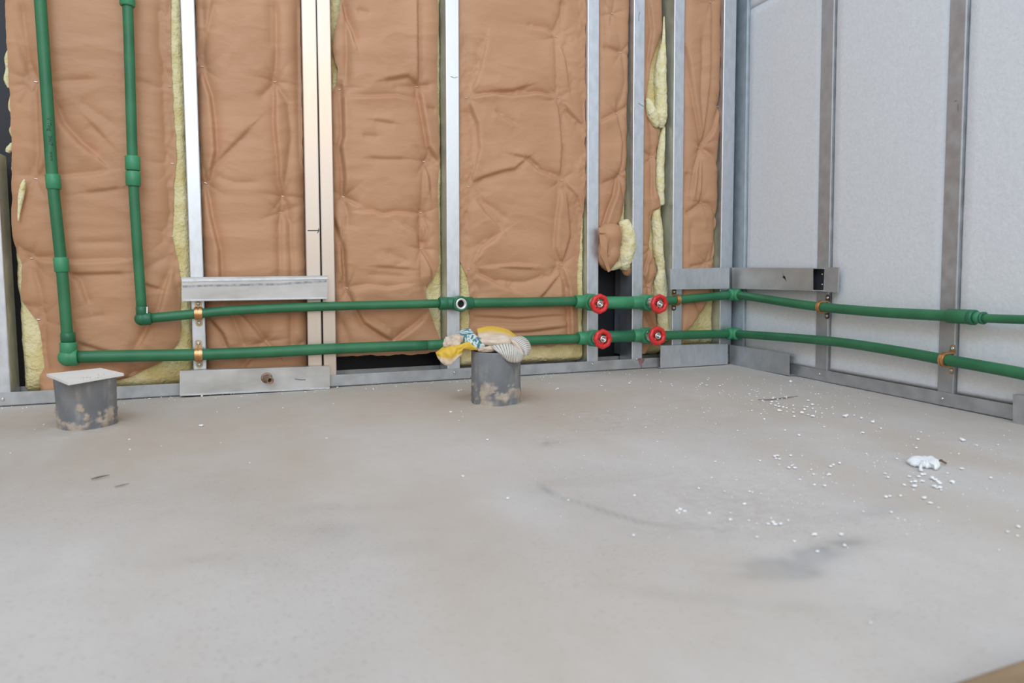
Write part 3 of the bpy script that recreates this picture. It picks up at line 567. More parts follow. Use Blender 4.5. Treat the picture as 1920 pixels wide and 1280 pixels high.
batt('narrow batt beside the corner, its paper fanned into pleats above the bracket',
     [(-900, 1281), (0, 1279), (620, 1272), (660, 1272)], [(-900, 1366), (0, 1360), (240, 1357), (255, 1350), (300, 1347), (380, 1347), (460, 1342), (495, 1339), (545, 1338), (575, 1324), (600, 1308), (612, 1292), (625, 1279)], 619,
     [(1331, 4), (1352, 198), (1315, 276), (1315, 379), (1323, 493)],
     [([(1284, 90), (1300, 200), (1315, 276)], 6, 7, F_), ([(1332, 10), (1329, 150), (1315, 276)], 7, 8, G_), ([(1315, 60), (1312, 180), (1315, 276)], 5, 7, V_), ([(1352, 198), (1335, 245), (1315, 276)], 5, 8, F_), ([(1315, 276), (1333, 290), (1348, 322)], 8, 7, G_), ([(1315, 276), (1302, 320), (1296, 370)], 6, 7, F_), ([(1315, 276), (1316, 330), (1315, 379)], 6, 5, V_), ([(1315, 276), (1310, 330), (1307, 370)], 5, 5, F_), ([(1315, 379), (1285, 402)], 7, 6, V_),
      ([(1315, 379), (1335, 390), (1347, 410)], 7, 6, V_), ([(1323, 493), (1290, 500)], 5, 5, V_), ([(1340, 405), (1345, 440), (1335, 485)], 5, 6, F_), ([(1295, 420), (1292, 480)], 4, 7, V_), ([(1300, 560), (1312, 590)], 6, 7, V_), ([(1290, 320), (1284, 365)], 6, 7, V_), ([(1315, 379), (1320, 430)], 3, 8, R_)],
     [(-900, 1281), (0, 1279), (560, 1272), (622, 1284), (660, 1280)], [(-900, 1366), (0, 1360), (660, 1350)], 652, 280, bulge=0.016, pin_d=0.012, lo=sf, hi=sg, fwd=.014)

def lump(name, fr, pts, off, mat, parent, jit=0.10, n=18, k=5, seed=1):
    """an irregular soft body along a path; pts: (picture x, y, radius in pixels)."""
    P = catmull([fr.pt(x, y, off) for x, y, r in pts], k); rr = np.interp(np.linspace(0, 1, len(P)), np.linspace(0, 1, len(pts)), [1.25 * r / scale_at(fr.pt(x, y, off)) for x, y, r in pts])
    v, f = tube(P, list(rr), n, True, jit, seed)
    o = mesh_obj(name, v, f, M[mat], parent, True)
    s = o.modifiers.new('soft', 'SUBSURF'); s.levels = 2; s.render_levels = 2
    return o
lump('wool_tuft', BK, [(1245, 30, 1), (1244, 75, 3), (1241, 105, 7), (1238, 135, 9.5), (1238, 165, 10), (1239, 190, 9), (1238, 214, 11), (1239, 230, 8), (1240, 240, 3)], -0.028, 'wool_pale', b6, .10, k=6, seed=3)
lump('wool_tuft', BK, [(1212, 184, 2), (1216, 192, 5), (1220, 206, 8), (1225, 220, 8), (1230, 233, 5), (1233, 238, 2)], -0.016, 'wool_pale', b6, .12, seed=4)
lump('wool_tuft', BK, [(1245, 236, 2), (1240, 270, 6), (1237, 310, 7), (1236, 350, 8), (1240, 386, 5)], -0.034, 'wool_pale', b6, .10, seed=5)
lump('wool_tuft', BK, [(1228, 392, 7), (1232, 430, 9), (1234, 470, 8), (1239, 505, 6), (1237, 530, 11), (1240, 580, 10), (1243, 640, 9)], -0.034, 'wool_pale', b6, .10, k=7, seed=6)
# torn tufts along the outer edge of the broad batt and the wool showing through a slit in its paper
for k, P_ in enumerate([[(11, 92, 2), (8, 110, 5), (9, 128, 4), (6, 150, 5), (11, 165, 3)], [(14, 178, 2), (12, 200, 4), (17, 215, 3)], [(16, 230, 2), (13, 246, 4), (18, 258, 3)], [(14, 268, 2), (8, 279, 5), (4, 286, 3)], [(18, 305, 2), (16, 315, 4), (18, 328, 3)]]):
    P_ = [(x + 6 + .018 * (y - 90), y, r * .9) for x, y, r in P_]
    lump('wool_tuft', BK, P_, -0.045, 'wool_pale', b1, .14, n=12, seed=40 + k)
lump('wool_tuft', BK, [(46, 336, 1), (43, 348, 4), (40, 365, 4.5), (37, 385, 3), (34, 415, 1)], -0.012, 'wool_pale', b1, .10, n=12, seed=50)
# the rolled end of the short batt, hanging over the dark opening
rr_ = empty('rolled_batt_end', BK.pt(1145, 500, -.02), 'crumpled roll of brown paper and yellow wool hanging above the red valves', 'insulation')
lump('glass_wool', BK, [(1168, 412, 8), (1173, 432, 13), (1176, 458, 14), (1170, 480, 15), (1172, 496, 11), (1178, 502, 5)], -0.014, 'wool_pale', rr_, .10, seed=9)
lump('glass_wool', BK, [(1128, 496, 5), (1145, 500, 6), (1160, 494, 8)], -0.016, 'wool_pale', rr_, .13, seed=10)
o = lump('kraft_facing', BK, [(1142, 418, 10), (1142, 432, 21), (1141, 455, 20), (1141, 478, 19), (1138, 495, 14), (1141, 508, 3)], -0.004, 'paper', rr_, .22, n=11, k=2, seed=12)
o.modifiers['soft'].levels = 1; o.modifiers['soft'].render_levels = 1
lump('kraft_facing', BK, [(1164, 498, 3), (1172, 504, 9), (1180, 507, 10), (1186, 512, 4)], -0.03, 'paper', rr_, .2, n=9, k=2, seed=13)

def crumple_strip(name, fr, pts, mat, parent):
    """thick folded paper strip: pts (x, y, off) rows of left and right edges."""
    V = []; nr = len(pts)
    for a, b in pts:
        for x, y, o in (a, b): V.append(fr.pt(x, y, o))
        for x, y, o in (a, b): V.append(fr.pt(x, y, o - 0.003))
    f = []
    for i in range(nr - 1):
        k = 4 * i; f += [(k, k + 1, k + 5, k + 4), (k + 2, k + 6, k + 7, k + 3), (k, k + 4, k + 6, k + 2), (k + 1, k + 3, k + 7, k + 5)]
    f += [(0, 2, 3, 1), (4 * nr - 4, 4 * nr - 3, 4 * nr - 1, 4 * nr - 2)]
    return mesh_obj(name, V, f, M[mat], parent, False)
crumple_strip('paper_fold', BK, [((1124, 437, .022), (1136, 432, .024)), ((1126, 460, .028), (1139, 448, .026)), ((1125, 476, .024), (1138, 470, .030)), ((1132, 490, .022), (1139, 486, .026)), ((1140, 510, .016), (1145, 508, .018))], 'paper', rr_)
crumple_strip('paper_fold', BK, [((1141, 433, .027), (1156, 434, .022)), ((1144, 446, .033), (1154, 444, .028)), ((1142, 462, .029), (1155, 458, .032)), ((1140, 478, .030), (1152, 480, .026)), ((1142, 490, .020), (1156, 484, .020))], 'paper', rr_)
crumple_strip('paper_fold', BK, [((1122, 427, .020), (1168, 424, .012)), ((1124, 436, .028), (1165, 434, .020)), ((1130, 441, .022), (1160, 440, .022))], 'paper', rr_)

# ------------------------------------------------------------------ foam boards on the right wall
def foam_board(lo, hi, label, y_bottom_gap=0.0, zb=None, zt=TOP, off=-0.006):
    xl = abs(hash(label[:9])) % 90 if False else len(label); u0 = lo[1](.3) + lo[2] + .0008; u1 = hi[1](.3) - .0008 if hi else 1.86
    zb = 0.024 + y_bottom_gap if zb is None else zb
    zs = np.concatenate([[zb], np.arange(zb + .012, zt - .012, .02), [zt]]); us = np.concatenate([[u0], np.linspace(u0 + .006, u1 - .006, max(6, int((u1 - u0) / .02))), [u1]])
    U, Z = np.meshgrid(us, zs); H = off + 0.0012 * fbm(U * 5, Z * 5, int(xl), 3)
    ed = np.minimum(np.minimum(U - u0, u1 - U), np.minimum(Z - zb, zt - Z)); H = H - 0.004 * np.clip(1 - ed / .006, 0, 1)
    tt = (U - u0) / (u1 - u0); U = U + (1 - tt) * lo[3] * (Z - .3) + (tt * hi[3] * (Z - .3) if hi else 0)
    U = U + np.where((tt < 1e-6) | (tt > 1 - 1e-6), 0.0010 * fbm(Z * 60, Z * 0 + xl, 9, 3), 0)
    base = [RT.P(a, h, z) for a, h, z in zip(U.ravel(), H.ravel(), Z.ravel())]
    ny, nx = U.shape; fs = grid_faces(ny, nx); idx = np.arange(nx * ny).reshape(ny, nx)
    ring = list(idx[0, :]) + list(idx[1:, -1]) + list(idx[-1, -2::-1]) + list(idx[-2:0:-1, 0]); n0 = len(base); m = len(ring)
    for i in ring: base.append(base[i] - RT.n * 0.055)
    for i in range(m): fs.append((ring[i], n0 + i, n0 + (i + 1) % m, ring[(i + 1) % m]))
    fs.append(tuple(range(n0, n0 + m))[::-1])
    return tag(mesh_obj('foam_board', base, fs, M['foam'], None, True), label, 'foam board', 'foam boards on the right wall')
zseam = RT.px(1405, 17, -.006)[1]
foam_board(sh, si, 'tall white foam board between the corner stud and the next stud', zt=zseam - .0012)
foam_board(sh, si, 'white foam board on top of the one by the corner stud', zb=zseam + .0012)
foam_board(si, sj, 'wide white foam board between the two grey studs', .004)
foam_board(sj, None, 'large white foam board past the last grey stud, cut by the picture edge', .004)

# ------------------------------------------------------------------ bracket channels
def bracket(fr, xl, xr, yt, yb, xref, label, mat, off0=0.0032, dep=0.020, lean=(0, 0), name='bracket_channel', yt2=None, yb2=None, t=0.0018):
    """open backed channel: a face plate with top and bottom flanges, ends open."""
    of = off0 + dep
    A = fr.px(xl, yb, of); B = fr.px(xr, yb2 or yb, of); Cc = fr.px(xr, yt2 or yt, of); D = fr.px(xl, yt, of)
    root = empty(name, fr.P((A[0] + B[0]) / 2, off0, (A[1] + B[1]) / 2), label, 'bracket', 'galvanized bracket channels')
    def quad(p, q, r, s, o0, o1, part, m=mat):
        v = [fr.P(*(p[0], o1, p[1])), fr.P(q[0], o1, q[1]), fr.P(r[0], o1, r[1]), fr.P(s[0], o1, s[1]), fr.P(p[0], o0, p[1]), fr.P(q[0], o0, q[1]), fr.P(r[0], o0, r[1]), fr.P(s[0], o0, s[1])]
        return mesh_obj(part, v, BOXF, M[m], root)
    up = lambda p, d: (p[0], p[1] + d)
    quad(A, B, Cc, D, of - t, of, 'face_plate')
    quad(up(D, -t), up(Cc, -t), Cc, D, off0, of - t, 'flange'); quad(A, B, up(B, t), up(A, t), off0, of - t, 'flange')
    return root, (A, B, Cc, D), of
br1, q1, of1 = bracket(BK, 341, 614, 520, 565, 0, 'bright channel across studs above the two strapped pipes', 'galv_worn', yt2=516.5, yb2=560.5)
# rolled lips and a scuffed band on the face
of = of1
def strip(fr, root, pts, off, th, name, mat):
    v, f = prism([fr.pt(x, y, off) for x, y in pts], fr.n * th); return mesh_obj(name, v, f, M[mat], root)
strip(BK, br1, [(341, 528), (614, 523), (614, 519.5), (341, 523.5)], of, .0022, 'rolled_lip', 'galv')
strip(BK, br1, [(342, 564), (613, 559.6), (613, 557), (342, 561.5)], of, .0018, 'rolled_lip', 'galv')
mark(BK, [(342, 537), (380, 535.5), (420, 535), (470, 533.5), (520, 533), (560, 530), (613, 527)], 4.0, of, br1, 'smudge', 'scuff_band')
br2, q2, of2 = bracket(BK, 337, 618.5, 695, 742, 0, 'dented floor level channel with a rusty pipe stub in its face', 'galv_worn', yt2=686, yb2=728.5)
strip(BK, br2, [(338, 742), (618, 728.6), (618, 726), (338, 739.5)], of2, .0022, 'rolled_lip', 'galv')
c = BK.pt(500, 708, of2)
v, f = lathe(c, BK.n, [(0, .0125), (.0012, .013), (.0018, .011), (.0022, .0095)], 24); mesh_obj('rust_washer', v, f, M['rust'], br2, True)
v, f = lathe(c, BK.n + Vector((.22, 0, -.1)), [(0.0, .0085), (.030, .0085), (.031, .008), (.0305, .0052), (.010, .005)], 20); nip = mesh_obj('pipe_stub', v, f, M['rust'], br2, True)
mark(BK, [(553, 710), (560, 711.5), (566, 712), (573, 711.5)], 1.4, of2 + .0002, br2, 'pen')
br3, q3, of3 = bracket(BK, 1256.5, 1367.5, 504, 542.5, 0, 'upper corner channel on the insulated wall above the strapped pipe', 'galv', yt2=501.5, yb2=541)
br4, q4, of4 = bracket(BK, 1238.5, 1364.5, 648, 690, 0, 'floor level corner channel on the insulated wall below the valves', 'galv', yt2=644.5, yb2=682.5)
br5, q5, of5 = bracket(RT, 1372.5, 1524, 501.5, 541, 0, 'upper corner channel on the foam clad wall with a punched hole and open end', 'galv_worn', yt2=502.5, yb2=545)
# its open end: flange tails, back plate coloured dark for the shade between flanges, its two screws, and the end plate turned forward
A, B, Cc, D = q5
ux = RT.px(1549, 525, .010)[0]; uy = RT.px(1571, 525, .012)[0]; ub = B[0] - .001
mb = MB(); mb.add(*fbox(RT, ub - .04, ux, .0032, .0045, B[1] + .001, Cc[1] - .001)); mb.build('back_plate', M['shaded_steel'], br5)
mb = MB(); mb.add(*fbox(RT, ub, ux - .004, .0045, .0215, Cc[1] - .0018, Cc[1])); mb.build('flange_tail', M['galv'], br5); mb = MB(); mb.add(*fbox(RT, ub, ux - .004, .0045, .0215, B[1], B[1] + .0018)); mb.build('flange_tail', M['galv'], br5)
mb = MB(); mb.add(*fbox(RT, ux - .006, uy, .0075, .012, B[1] - .002, Cc[1] + .002)); mb.build('end_plate', M['galv_dull'], br5)
for yy in (514, 533):
    u, z = RT.px(1542, yy, .005); screw(RT, u, .0046, z, .0025, br5)
hole = [(1466, 511), (1468.5, 516), (1472, 518), (1473, 522), (1474.5, 527), (1471, 522.5), (1467.5, 520), (1469, 516.5)]
strip(RT, br5, hole, of5, .0003, 'punched_hole', 'black')
br6, q6, of6 = bracket(RT, 1368, 1479.5, 646, 683, 0, 'short crooked floor level channel against the foam clad wall by the corner', 'galv_dull', yt2=664, yb2=704)
br7, q7, of7 = bracket(RT, 1899, 2010, 739, 798, 0, 'end of a floor level channel at the edge of the picture', 'galv_dull', yt2=762, yb2=830)

# ------------------------------------------------------------------ green pipework
PR = 0.0125                         # pipe radius
POFF = 0.0165                       # pipe axis in front of the studs
def pipe_piece(root, fr, pts, r=PR, name='pipe', mat='pipe', n=20, k=6, off=POFF):
    P = catmull([fr.pt(p[0], p[1], p[2] if len(p) > 2 else off) for p in pts], k)
    v, f = tube(P, r, n); return mesh_obj(name, v, f, M[mat], root, True)
def sleeve(root, fr, p, q, r, name='coupling', mat='fitting', off=POFF, rim=True):
    a = fr.pt(p[0], p[1], p[2] if len(p) > 2 else off); b = fr.pt(q[0], q[1], q[2] if len(q) > 2 else off); d = b - a; L = d.length
    c = min(.002, L * .1)
    pr = [(0, r * .86), (0.0002, r - .0015), (c, r), (L - c, r), (L - .0002, r - .0015), (L, r * .86)]
    up = ZV if abs(d.normalized().z) < .9 else Vector((0, 1, 0))
    v, f = lathe(a, d, pr, 24, up); o = mesh_obj(name, v, f, M[mat], root)
    for p_ in o.data.polygons: p_.use_smooth = len(p_.vertices) == 4
    return o
def ball(root, c, r, name, mat, sq=(1, 1, 1)):
    v, f = lathe(c, Vector((0, 0, 1)), [(-r * math.cos(t) * sq[2], max(r * math.sin(t), 1e-5)) for t in np.linspace(0.02, math.pi - .02, 14)], 24, Vector((0, 1, 0)))
    return mesh_obj(name, v, f, M[mat], root, True)
def handwheel(parent, c, ax, R, spin):
    """parent: a valve part; the wheel, spindle and collar are its sub-parts."""
    ax = ax.normalized(); x = ax.cross(ZV).normalized(); y = x.cross(ax)
    n = 64; tr = R * 0.25; m = 10; V = []
    for i in range(n):
        a = 2 * math.pi * i / n + spin; rr = (R - tr) * (1 + 0.032 * math.cos(8 * a)); er = x * math.cos(a) + y * math.sin(a)
        for k in range(m):
            b = 2 * math.pi * k / m; V.append(c + er * (rr + tr * math.cos(b)) + ax * (tr * 1.05 * math.sin(b)))
    f = [(i * m + k, ((i + 1) % n) * m + k, ((i + 1) % n) * m + (k + 1) % m, i * m + (k + 1) % m) for i in range(n) for k in range(m)]
    mb = MB(); mb.add(V, f)
    for i in range(3):
        a = spin + i * 2 * math.pi / 3 + .5; er = x * math.cos(a) + y * math.sin(a); s = er.cross(ax) * R * .16
        p, q = c + er * R * .12 - ax * R * .12, c + er * (R - tr) - ax * R * .12
        mb.add(*prism([p - s, q - s, q + s, p + s], ax * R * .2))
    mb.add(*lathe(c - ax * R * .16, ax, [(0, R * .34), (R * .3, R * .34), (R * .32, R * .3)], 20))
    o = mb.build('handwheel', M['red'], parent)
    for p in o.data.polygons: p.use_smooth = len(p.vertices) == 4
    v, f = lathe(c + ax * R * .1, ax, [(0, R * .36), (R * .08, R * .36), (R * .12, R * .30), (R * .12, R * .22), (R * .06, R * .20), (R * .06, R * .14), (R * .22, R * .13), (R * .22, R * .06), (R * .15, R * .05)], 20)
    mesh_obj('spindle_nut', v, f, M['chrome'], parent, True)
def valve(root, fr, sock, body, wheel, label, spin):
    """sock: picture ends of the left socket; body: centre of the valve body on the pipe; wheel: handwheel centre."""
    c = fr.pt(*body, POFF)
    # how far the wheel stands off the wall so that it meets its picture position
    best = min(np.arange(.04, .10, .001), key=lambda o: abs(fr.px(wheel[0], wheel[1], POFF + o)[0] - c.dot(fr.a)))
    w = fr.pt(*wheel, POFF + best); ax = (w - c).normalized()
    r = .024
    v, f = lathe(c - ax * .018, ax, [(0, r * .7), (.004, r * .95), (.010, r), (.034, r), (.038, r * .93)], 28)
    vb = mesh_obj('valve_body', v, f, M['fitting'], root, False)
    for p in vb.data.polygons: p.use_smooth = len(p.vertices) == 4
    tag(vb, label)
    v, f = lathe(c + ax * .0195, ax, [(0, .0175), (.012, .0170), (.016, .013), (.024, .0125), (.026, .008), ((w - c).length - .0195, .006)], 20)
    mesh_obj('bonnet', v, f, M['chrome'], vb, True)
    handwheel(vb, w, ax, .0275, spin)
    sleeve(root, fr, (sock[0], body[1] if sock[2] is None else sock[2]), (sock[1] + 6, body[1]), .0185, 'valve_socket')
    return vb

hot = empty('water_pipe', BK.pt(700, 575, POFF), 'upper green water pipe with the thinner riser, open tee and two red valves', 'pipe', 'green water pipes')
cold = empty('water_pipe', BK.pt(500, 660, POFF), 'lower green water pipe with the thicker printed riser and two red valves', 'pipe', 'green water pipes')
# upper line: riser
pipe_piece(hot, BK, [(200, -900), (220, -450), (239, 0), (248.5, 300), (256, 440), (266, 585)], .0107)
sleeve(hot, BK, (238, -22), (239, 12), .0155, 'coupling'); 
sleeve(hot, BK, (248.3, 292), (249.3, 319.5), .0155); sleeve(hot, BK, (249.3, 321), (250.2, 349), .0155)
sleeve(hot, BK, (265.5, 574), (266.5, 590), .0125, 'elbow_collar', 'fitting_dark')
ball(hot, BK.pt(265.5, 597.5, POFF), .0152, 'elbow', 'fitting_dark'); sleeve(hot, BK, (264, 597.5), (284, 596.4), .0150, 'elbow_socket', 'fitting_dark')
strip(BK, hot, [(274.5, 575), (277, 575), (277, 587), (274.5, 587)], POFF + .010, .001, 'sticker', 'tile')
pipe_piece(hot, BK, [(280, 596.5), (370, 588), (450, 581), (600, 574.5), (740, 571), (830, 568.5)], .0110)
sleeve(hot, BK, (823, 568.7), (839, 568.6), .0170, 'tee_collar', 'fitting_dark'); sleeve(hot, BK, (837, 568.6), (886, 568), .0165, 'tee', 'fitting_dark')
c = BK.pt(859, 568.6, POFF)
tb = None
v, f = lathe(c - BK.n * .008, BK.n, [(0, .016), (.006, .0205), (.034, .0205), (.036, .0195), (.0362, .0150), (.028, .0148)], 28); tb = mesh_obj('tee_branch', v, f, M['fitting_dark'], hot)
for p in tb.data.polygons: p.use_smooth = len(p.vertices) == 4
v, f = lathe(c + BK.n * .020, BK.n, [(0, .0149), (.0085, .0149), (.0095, .0142), (.0095, .0100), (-.002, .0098)], 28); mesh_obj('threaded_insert', v, f, M['white_metal'], tb, True)
v, f = lathe(c + BK.n * .0195, BK.n, [(0, .0097), (.001, .0097)], 20); mesh_obj('bore', v, f, M['black'], tb)
pipe_piece(hot, BK, [(880, 568), (980, 566.5), (1085, 564.5)], .0132)
valve(hot, BK, (1078, 1096, 565), (1106, 566), (1124, 569.5), 'upper valve with red handwheel beside the dark opening', .2)
sleeve(hot, BK, (1128, 567.2), (1186, 567), .0180, 'long_sleeve', 'fitting')
valve(hot, BK, (1183, 1206, 567), (1213, 567), (1236, 569.5), 'upper valve with red handwheel nearer the corner', .5)
pipe_piece(hot, BK, [(1218, 567), (1260, 563), (1320, 557), (1372, 552.5, .020)], .0128)
# corner elbow and right wall run
cu = BK.pt(1377, 552, .022); cr = RT.pt(1377, 552, .022); cc = BK.P(-.024, .024, cu.z)
def corner(root, z, name, rot):
    cc = BK.P(-.022, .022, z)
    ball(root, cc, .0195, name, 'fitting')
    a = cc - BK.a * .024; v, f = lathe(a, BK.a, [(0, .016), (.002, .0182), (.022, .0182)], 24); mesh_obj('elbow_socket', v, f, M['fitting'], root, True)
    b = cc + RT.a * .024; v, f = lathe(b, -RT.a, [(0, .016), (.002, .0182), (.022, .0182)], 24); mesh_obj('elbow_socket', v, f, M['fitting'], root, True)
    return cc
zc = BK.px(1376, 552.5, .022)[1]; zc2 = BK.px(1376, 625, .022)[1]
corner(hot, zc, 'elbow', 1); corner(cold, zc2, 'elbow', 1)
zp = lambda x, y: RT.pt(x, y, .022)
def rpipe(root, pts, r=PR, name='pipe', mat='pipe'):
    P = catmull(pts, 6); v, f = tube(P, r, 20); return mesh_obj(name, v, f, M[mat], root, True)
rpipe(hot, [BK.P(-.022, .022, zc) + RT.a * .015, zp(1400, 555), zp(1450, 563), zp(1500, 570.5), zp(1560, 577.5), zp(1650, 585), zp(1760, 591), zp(1800, 593)], .0120)
sleeve(hot, RT, (1777, 592, .022), (1821, 594.2, .022), .0152, 'reducer', 'pipe'); sleeve(hot, RT, (1818, 594.4, .022), (1829, 595, .022), .0158, 'coupling', 'fitting_dark'); sleeve(hot, RT, (1829, 595, .022), (1842, 596, .022), .0118, 'coupling', 'fitting'); sleeve(hot, RT, (1841, 596, .022), (1846, 596.3, .022), .0128, 'coupling', 'fitting_dark')
rpipe(hot, [zp(1842, 596.3), zp(1900, 598.5), zp(1990, 601), zp(2120, 604), zp(2120, 604) + RT.a * .6], .0088)
# lower line: riser
pipe_piece(cold, BK, [(15, -900), (45, -450), (75.5, 0), (88, 180), (99, 341), (115, 495), (127, 640), (129, 660)], .0115)
sleeve(cold, BK, (98.6, 326.5), (101.4, 355), .0145); sleeve(cold, BK, (113.6, 482), (116.6, 510), .0145)
sleeve(cold, BK, (127, 623), (128.2, 641), .0148, 'elbow_collar', 'fitting_dark'); sleeve(cold, BK, (128.2, 641), (129, 663), .0172, 'elbow_socket')
ball(cold, BK.pt(127.5, 669.5, POFF), .0200, 'elbow', 'fitting'); sleeve(cold, BK, (122, 670), (146.5, 669), .0188, 'elbow_socket')
pipe_piece(cold, BK, [(142, 669), (240, 667), (372, 664.5), (500, 659.5), (650, 652.5), (800, 647)], .0135)
pipe_piece(cold, BK, [(800, 647), (870, 643.5), (1000, 637.5), (1090, 634)], .0132)
valve(cold, BK, (1083, 1100, 634), (1112, 633.5), (1130, 635.5), 'lower valve with red handwheel beside the dark opening', .1)
sleeve(cold, BK, (1132, 631.5), (1188, 629.5), .0172, 'long_sleeve', 'fitting_dark')
valve(cold, BK, (1186, 1204, 629), (1211, 629), (1232.5, 629.5), 'lower valve with red handwheel nearer the corner', .6)
pipe_piece(cold, BK, [(1216, 629), (1290, 627.5), (1372, 625.5, .020)], .0132)
rpipe(cold, [BK.P(-.022, .022, zc2) + RT.a * .015, zp(1400, 627), zp(1450, 630.5), zp(1530, 637), zp(1600, 645), zp(1700, 661), zp(1760, 672), zp(1840, 686), zp(1930, 703), zp(2090, 738), zp(2090, 738) + RT.a * .65], .0120)
# faint factory print on the thick riser
def pipe_print(root, txt, p0, p1, r, size):
    cu_ = bpy.data.curves.new('print', 'FONT'); cu_.body = txt; cu_.size = size; cu_.resolution_u = 2
    to = bpy.data.objects.new('print_tmp', cu_); COL.objects.link(to); dg = bpy.context.evaluated_depsgraph_get()
    me = bpy.data.meshes.new_from_object(to.evaluated_get(dg)); COL.objects.unlink(to); bpy.data.objects.remove(to)
    a, b = BK.pt(p0[0], p0[1], POFF), BK.pt(p1[0], p1[1], POFF); d = (b - a).normalized(); side = d.cross(BK.n).normalized()
    V = [];
    for vv in me.vertices:
        th = (vv.co.y - size * .3) / r * 1.0 + 0.25
        V.append(a + d * vv.co.x + (BK.n * math.cos(th) - side * math.sin(th)) * (r + .0003))
    fs = [tuple(p.vertices) for p in me.polygons]
    o = mesh_obj('factory_print', V, fs, M['ink'], root); bpy.data.meshes.remove(me); return o
pipe_print(cold, 'V Ting   3m/7    \u2248\u2248\u2248', (90.8, 222), (99, 341), .0115, .0105)

# ------------------------------------------------------------------ pipe clamps
def clamp(fr, x, y, r, label, band, tab, side=1, off=POFF, wid=.017):
    c = fr.pt(x, y, off); u = c.dot(fr.a); z = c.z; off0 = .0009; t = .0016; ro = r + .0006
    root = empty('pipe_clamp', fr.P(u, 0, z), label, 'clamp', 'metal pipe clamps')
    pr = []                                            # (offset, height) mid line over the pipe
    for a in np.linspace(-math.pi / 2, math.pi / 2, 17): pr.append((off + ro * math.cos(a), ro * math.sin(a)))
    pr = [(off0, -ro)] + pr + [(off0, ro)]
    out = [(o, h) for o, h in pr]; mb = MB()
    for k, (w0, w1, ex) in enumerate(((-wid / 2, wid / 2, 0), (-wid * .36, -wid * .08, .0016), (wid * .08, wid * .36, .0016))):
        V = []
        for o, h in pr:
            d = Vector((o - off, h)); L = d.length or 1
            for q in (ro + ex - ro, t + ex):
                oo, hh = (o + d.x / L * q if o > off0 + 1e-6 else o, h + (d.y / L * q if o > off0 + 1e-6 else math.copysign(q, h)))
                V += [fr.P(u + w0, oo, z + hh), fr.P(u + w1, oo, z + hh)]
        n = len(pr); f = []
        for i in range(n - 1):
            b = 4 * i; f += [(b + 2, b + 3, b + 7, b + 6), (b, b + 4, b + 5, b + 1), (b, b + 2, b + 6, b + 4), (b + 1, b + 5, b + 7, b + 3)]
        f += [(0, 1, 3, 2), (4 * n - 4, 4 * n - 2, 4 * n - 1, 4 * n - 3)]
        mb.add(V, f)
    mb.build('band', M[band], root)
    for s in (1, -1):
        z0 = ro + .0005; z1 = ro + .019; h = max(wid * .42, .0075); pts = [(-h, z0), (h, z0), (h, z1 - h * .8)] + [(h * math.cos(a), z1 - h * .8 + h * .8 * math.sin(a)) for a in np.linspace(.3, math.pi - .3, 6)] + [(-h, z1 - h * .8)]
        v, f = prism([fr.P(u + a, off0, z + s * b) for a, b in pts], fr.n * t); tb_ = mesh_obj('tab', v, f, M[tab], root)
        screw(fr, u, off0 + t, z + s * (ro + .0105), .0042, tb_)
    return root
clamp(BK, 372, 587.5, .0114, 'copper coloured clamp holding the upper pipe to the riser stud', 'copper', 'zinc_yellow')
clamp(BK, 372.5, 664.3, .0137, 'copper coloured clamp holding the lower pipe to the riser stud', 'copper', 'zinc_yellow')
clamp(BK, 1269, 562.3, .0130, 'tarnished clamp on the upper pipe below the corner bracket', 'copper', 'strap_dark', wid=.013)
clamp(RT, 1540, 575.3, .0122, 'tarnished clamp on the upper pipe against the foam clad wall', 'copper', 'strap_dark', off=.022, wid=.012)
clamp(RT, 1772, 674.2, .0122, 'rusty clamp on the lower pipe against the foam clad wall', 'copper', 'zinc_yellow', off=.022, wid=.013)

# ------------------------------------------------------------------ drain stubs
def stub(px, py, r, h, label, seed, taper=1.0):
    c = fl(px, py); n = 128; zs = list(np.linspace(-0.002, h, 48)); prof = [(z, r * (1 + (taper - 1) * (z / h))) for z in zs]
    V = []; du = []; mo = []
    for z, rr in prof:
        for k in range(n):
            a = 2 * math.pi * k / n; nz = fbm(np.array(a * 2.6), np.array(z * 45), seed, 5); band = 1 - np.clip((z - h * (.24 + .62 * nz)) / (h * .05), 0, 1); band = band * float(np.clip(.55 + 2.2 * fbm(np.array(a * 4 + 9), np.array(z * 55), seed + 3, 4) + (.25 if z > h * .12 else -.15), 0, 1))
            bulge = .0028 * float(band) * (0.6 + float(fbm(np.array(a * 6), np.array(z * 90), seed + 5, 2)))
            V.append(c + Vector(((rr + bulge) * math.cos(a), (rr + bulge) * math.sin(a), z)))
            mo.append(float(band) * .95); du.append(float(np.clip(.12 + 1.3 * fbm(np.array(a * 7), np.array(z * 13), seed + 8, 4), 0, .85)))
    for z, rr in ((h, r * taper - .0035), (h * .3, r * taper - .0035)):
        for k in range(n): a = 2 * math.pi * k / n; V.append(c + Vector((rr * math.cos(a), rr * math.sin(a), z))); du.append(.2); mo.append(0)
    m = len(prof) + 2
    f = [(i * n + k, i * n + (k + 1) % n, (i + 1) * n + (k + 1) % n, (i + 1) * n + k) for i in range(m - 1) for k in range(n)]
    o = mesh_obj('drain_stub', V, f, M['pvc'], None, True); add_attr(o.data, 'dust', du); add_attr(o.data, 'mortar', mo)
    o.data.polygons.foreach_set('use_smooth', [i < 47 * n for i in range(len(f))])
    return tag(o, label, 'drain pipe', 'grey drain pipe stubs'), c
LH, MH = 0.0925, 0.116
st1, c1 = stub(165.5, 797, .0488, LH, 'grey drain pipe stub crusted with mortar under a white board', 3, 1.06)
st2, c2 = stub(930, 753, .0548, MH, 'grey drain pipe stub holding up the crumpled rag', 21)
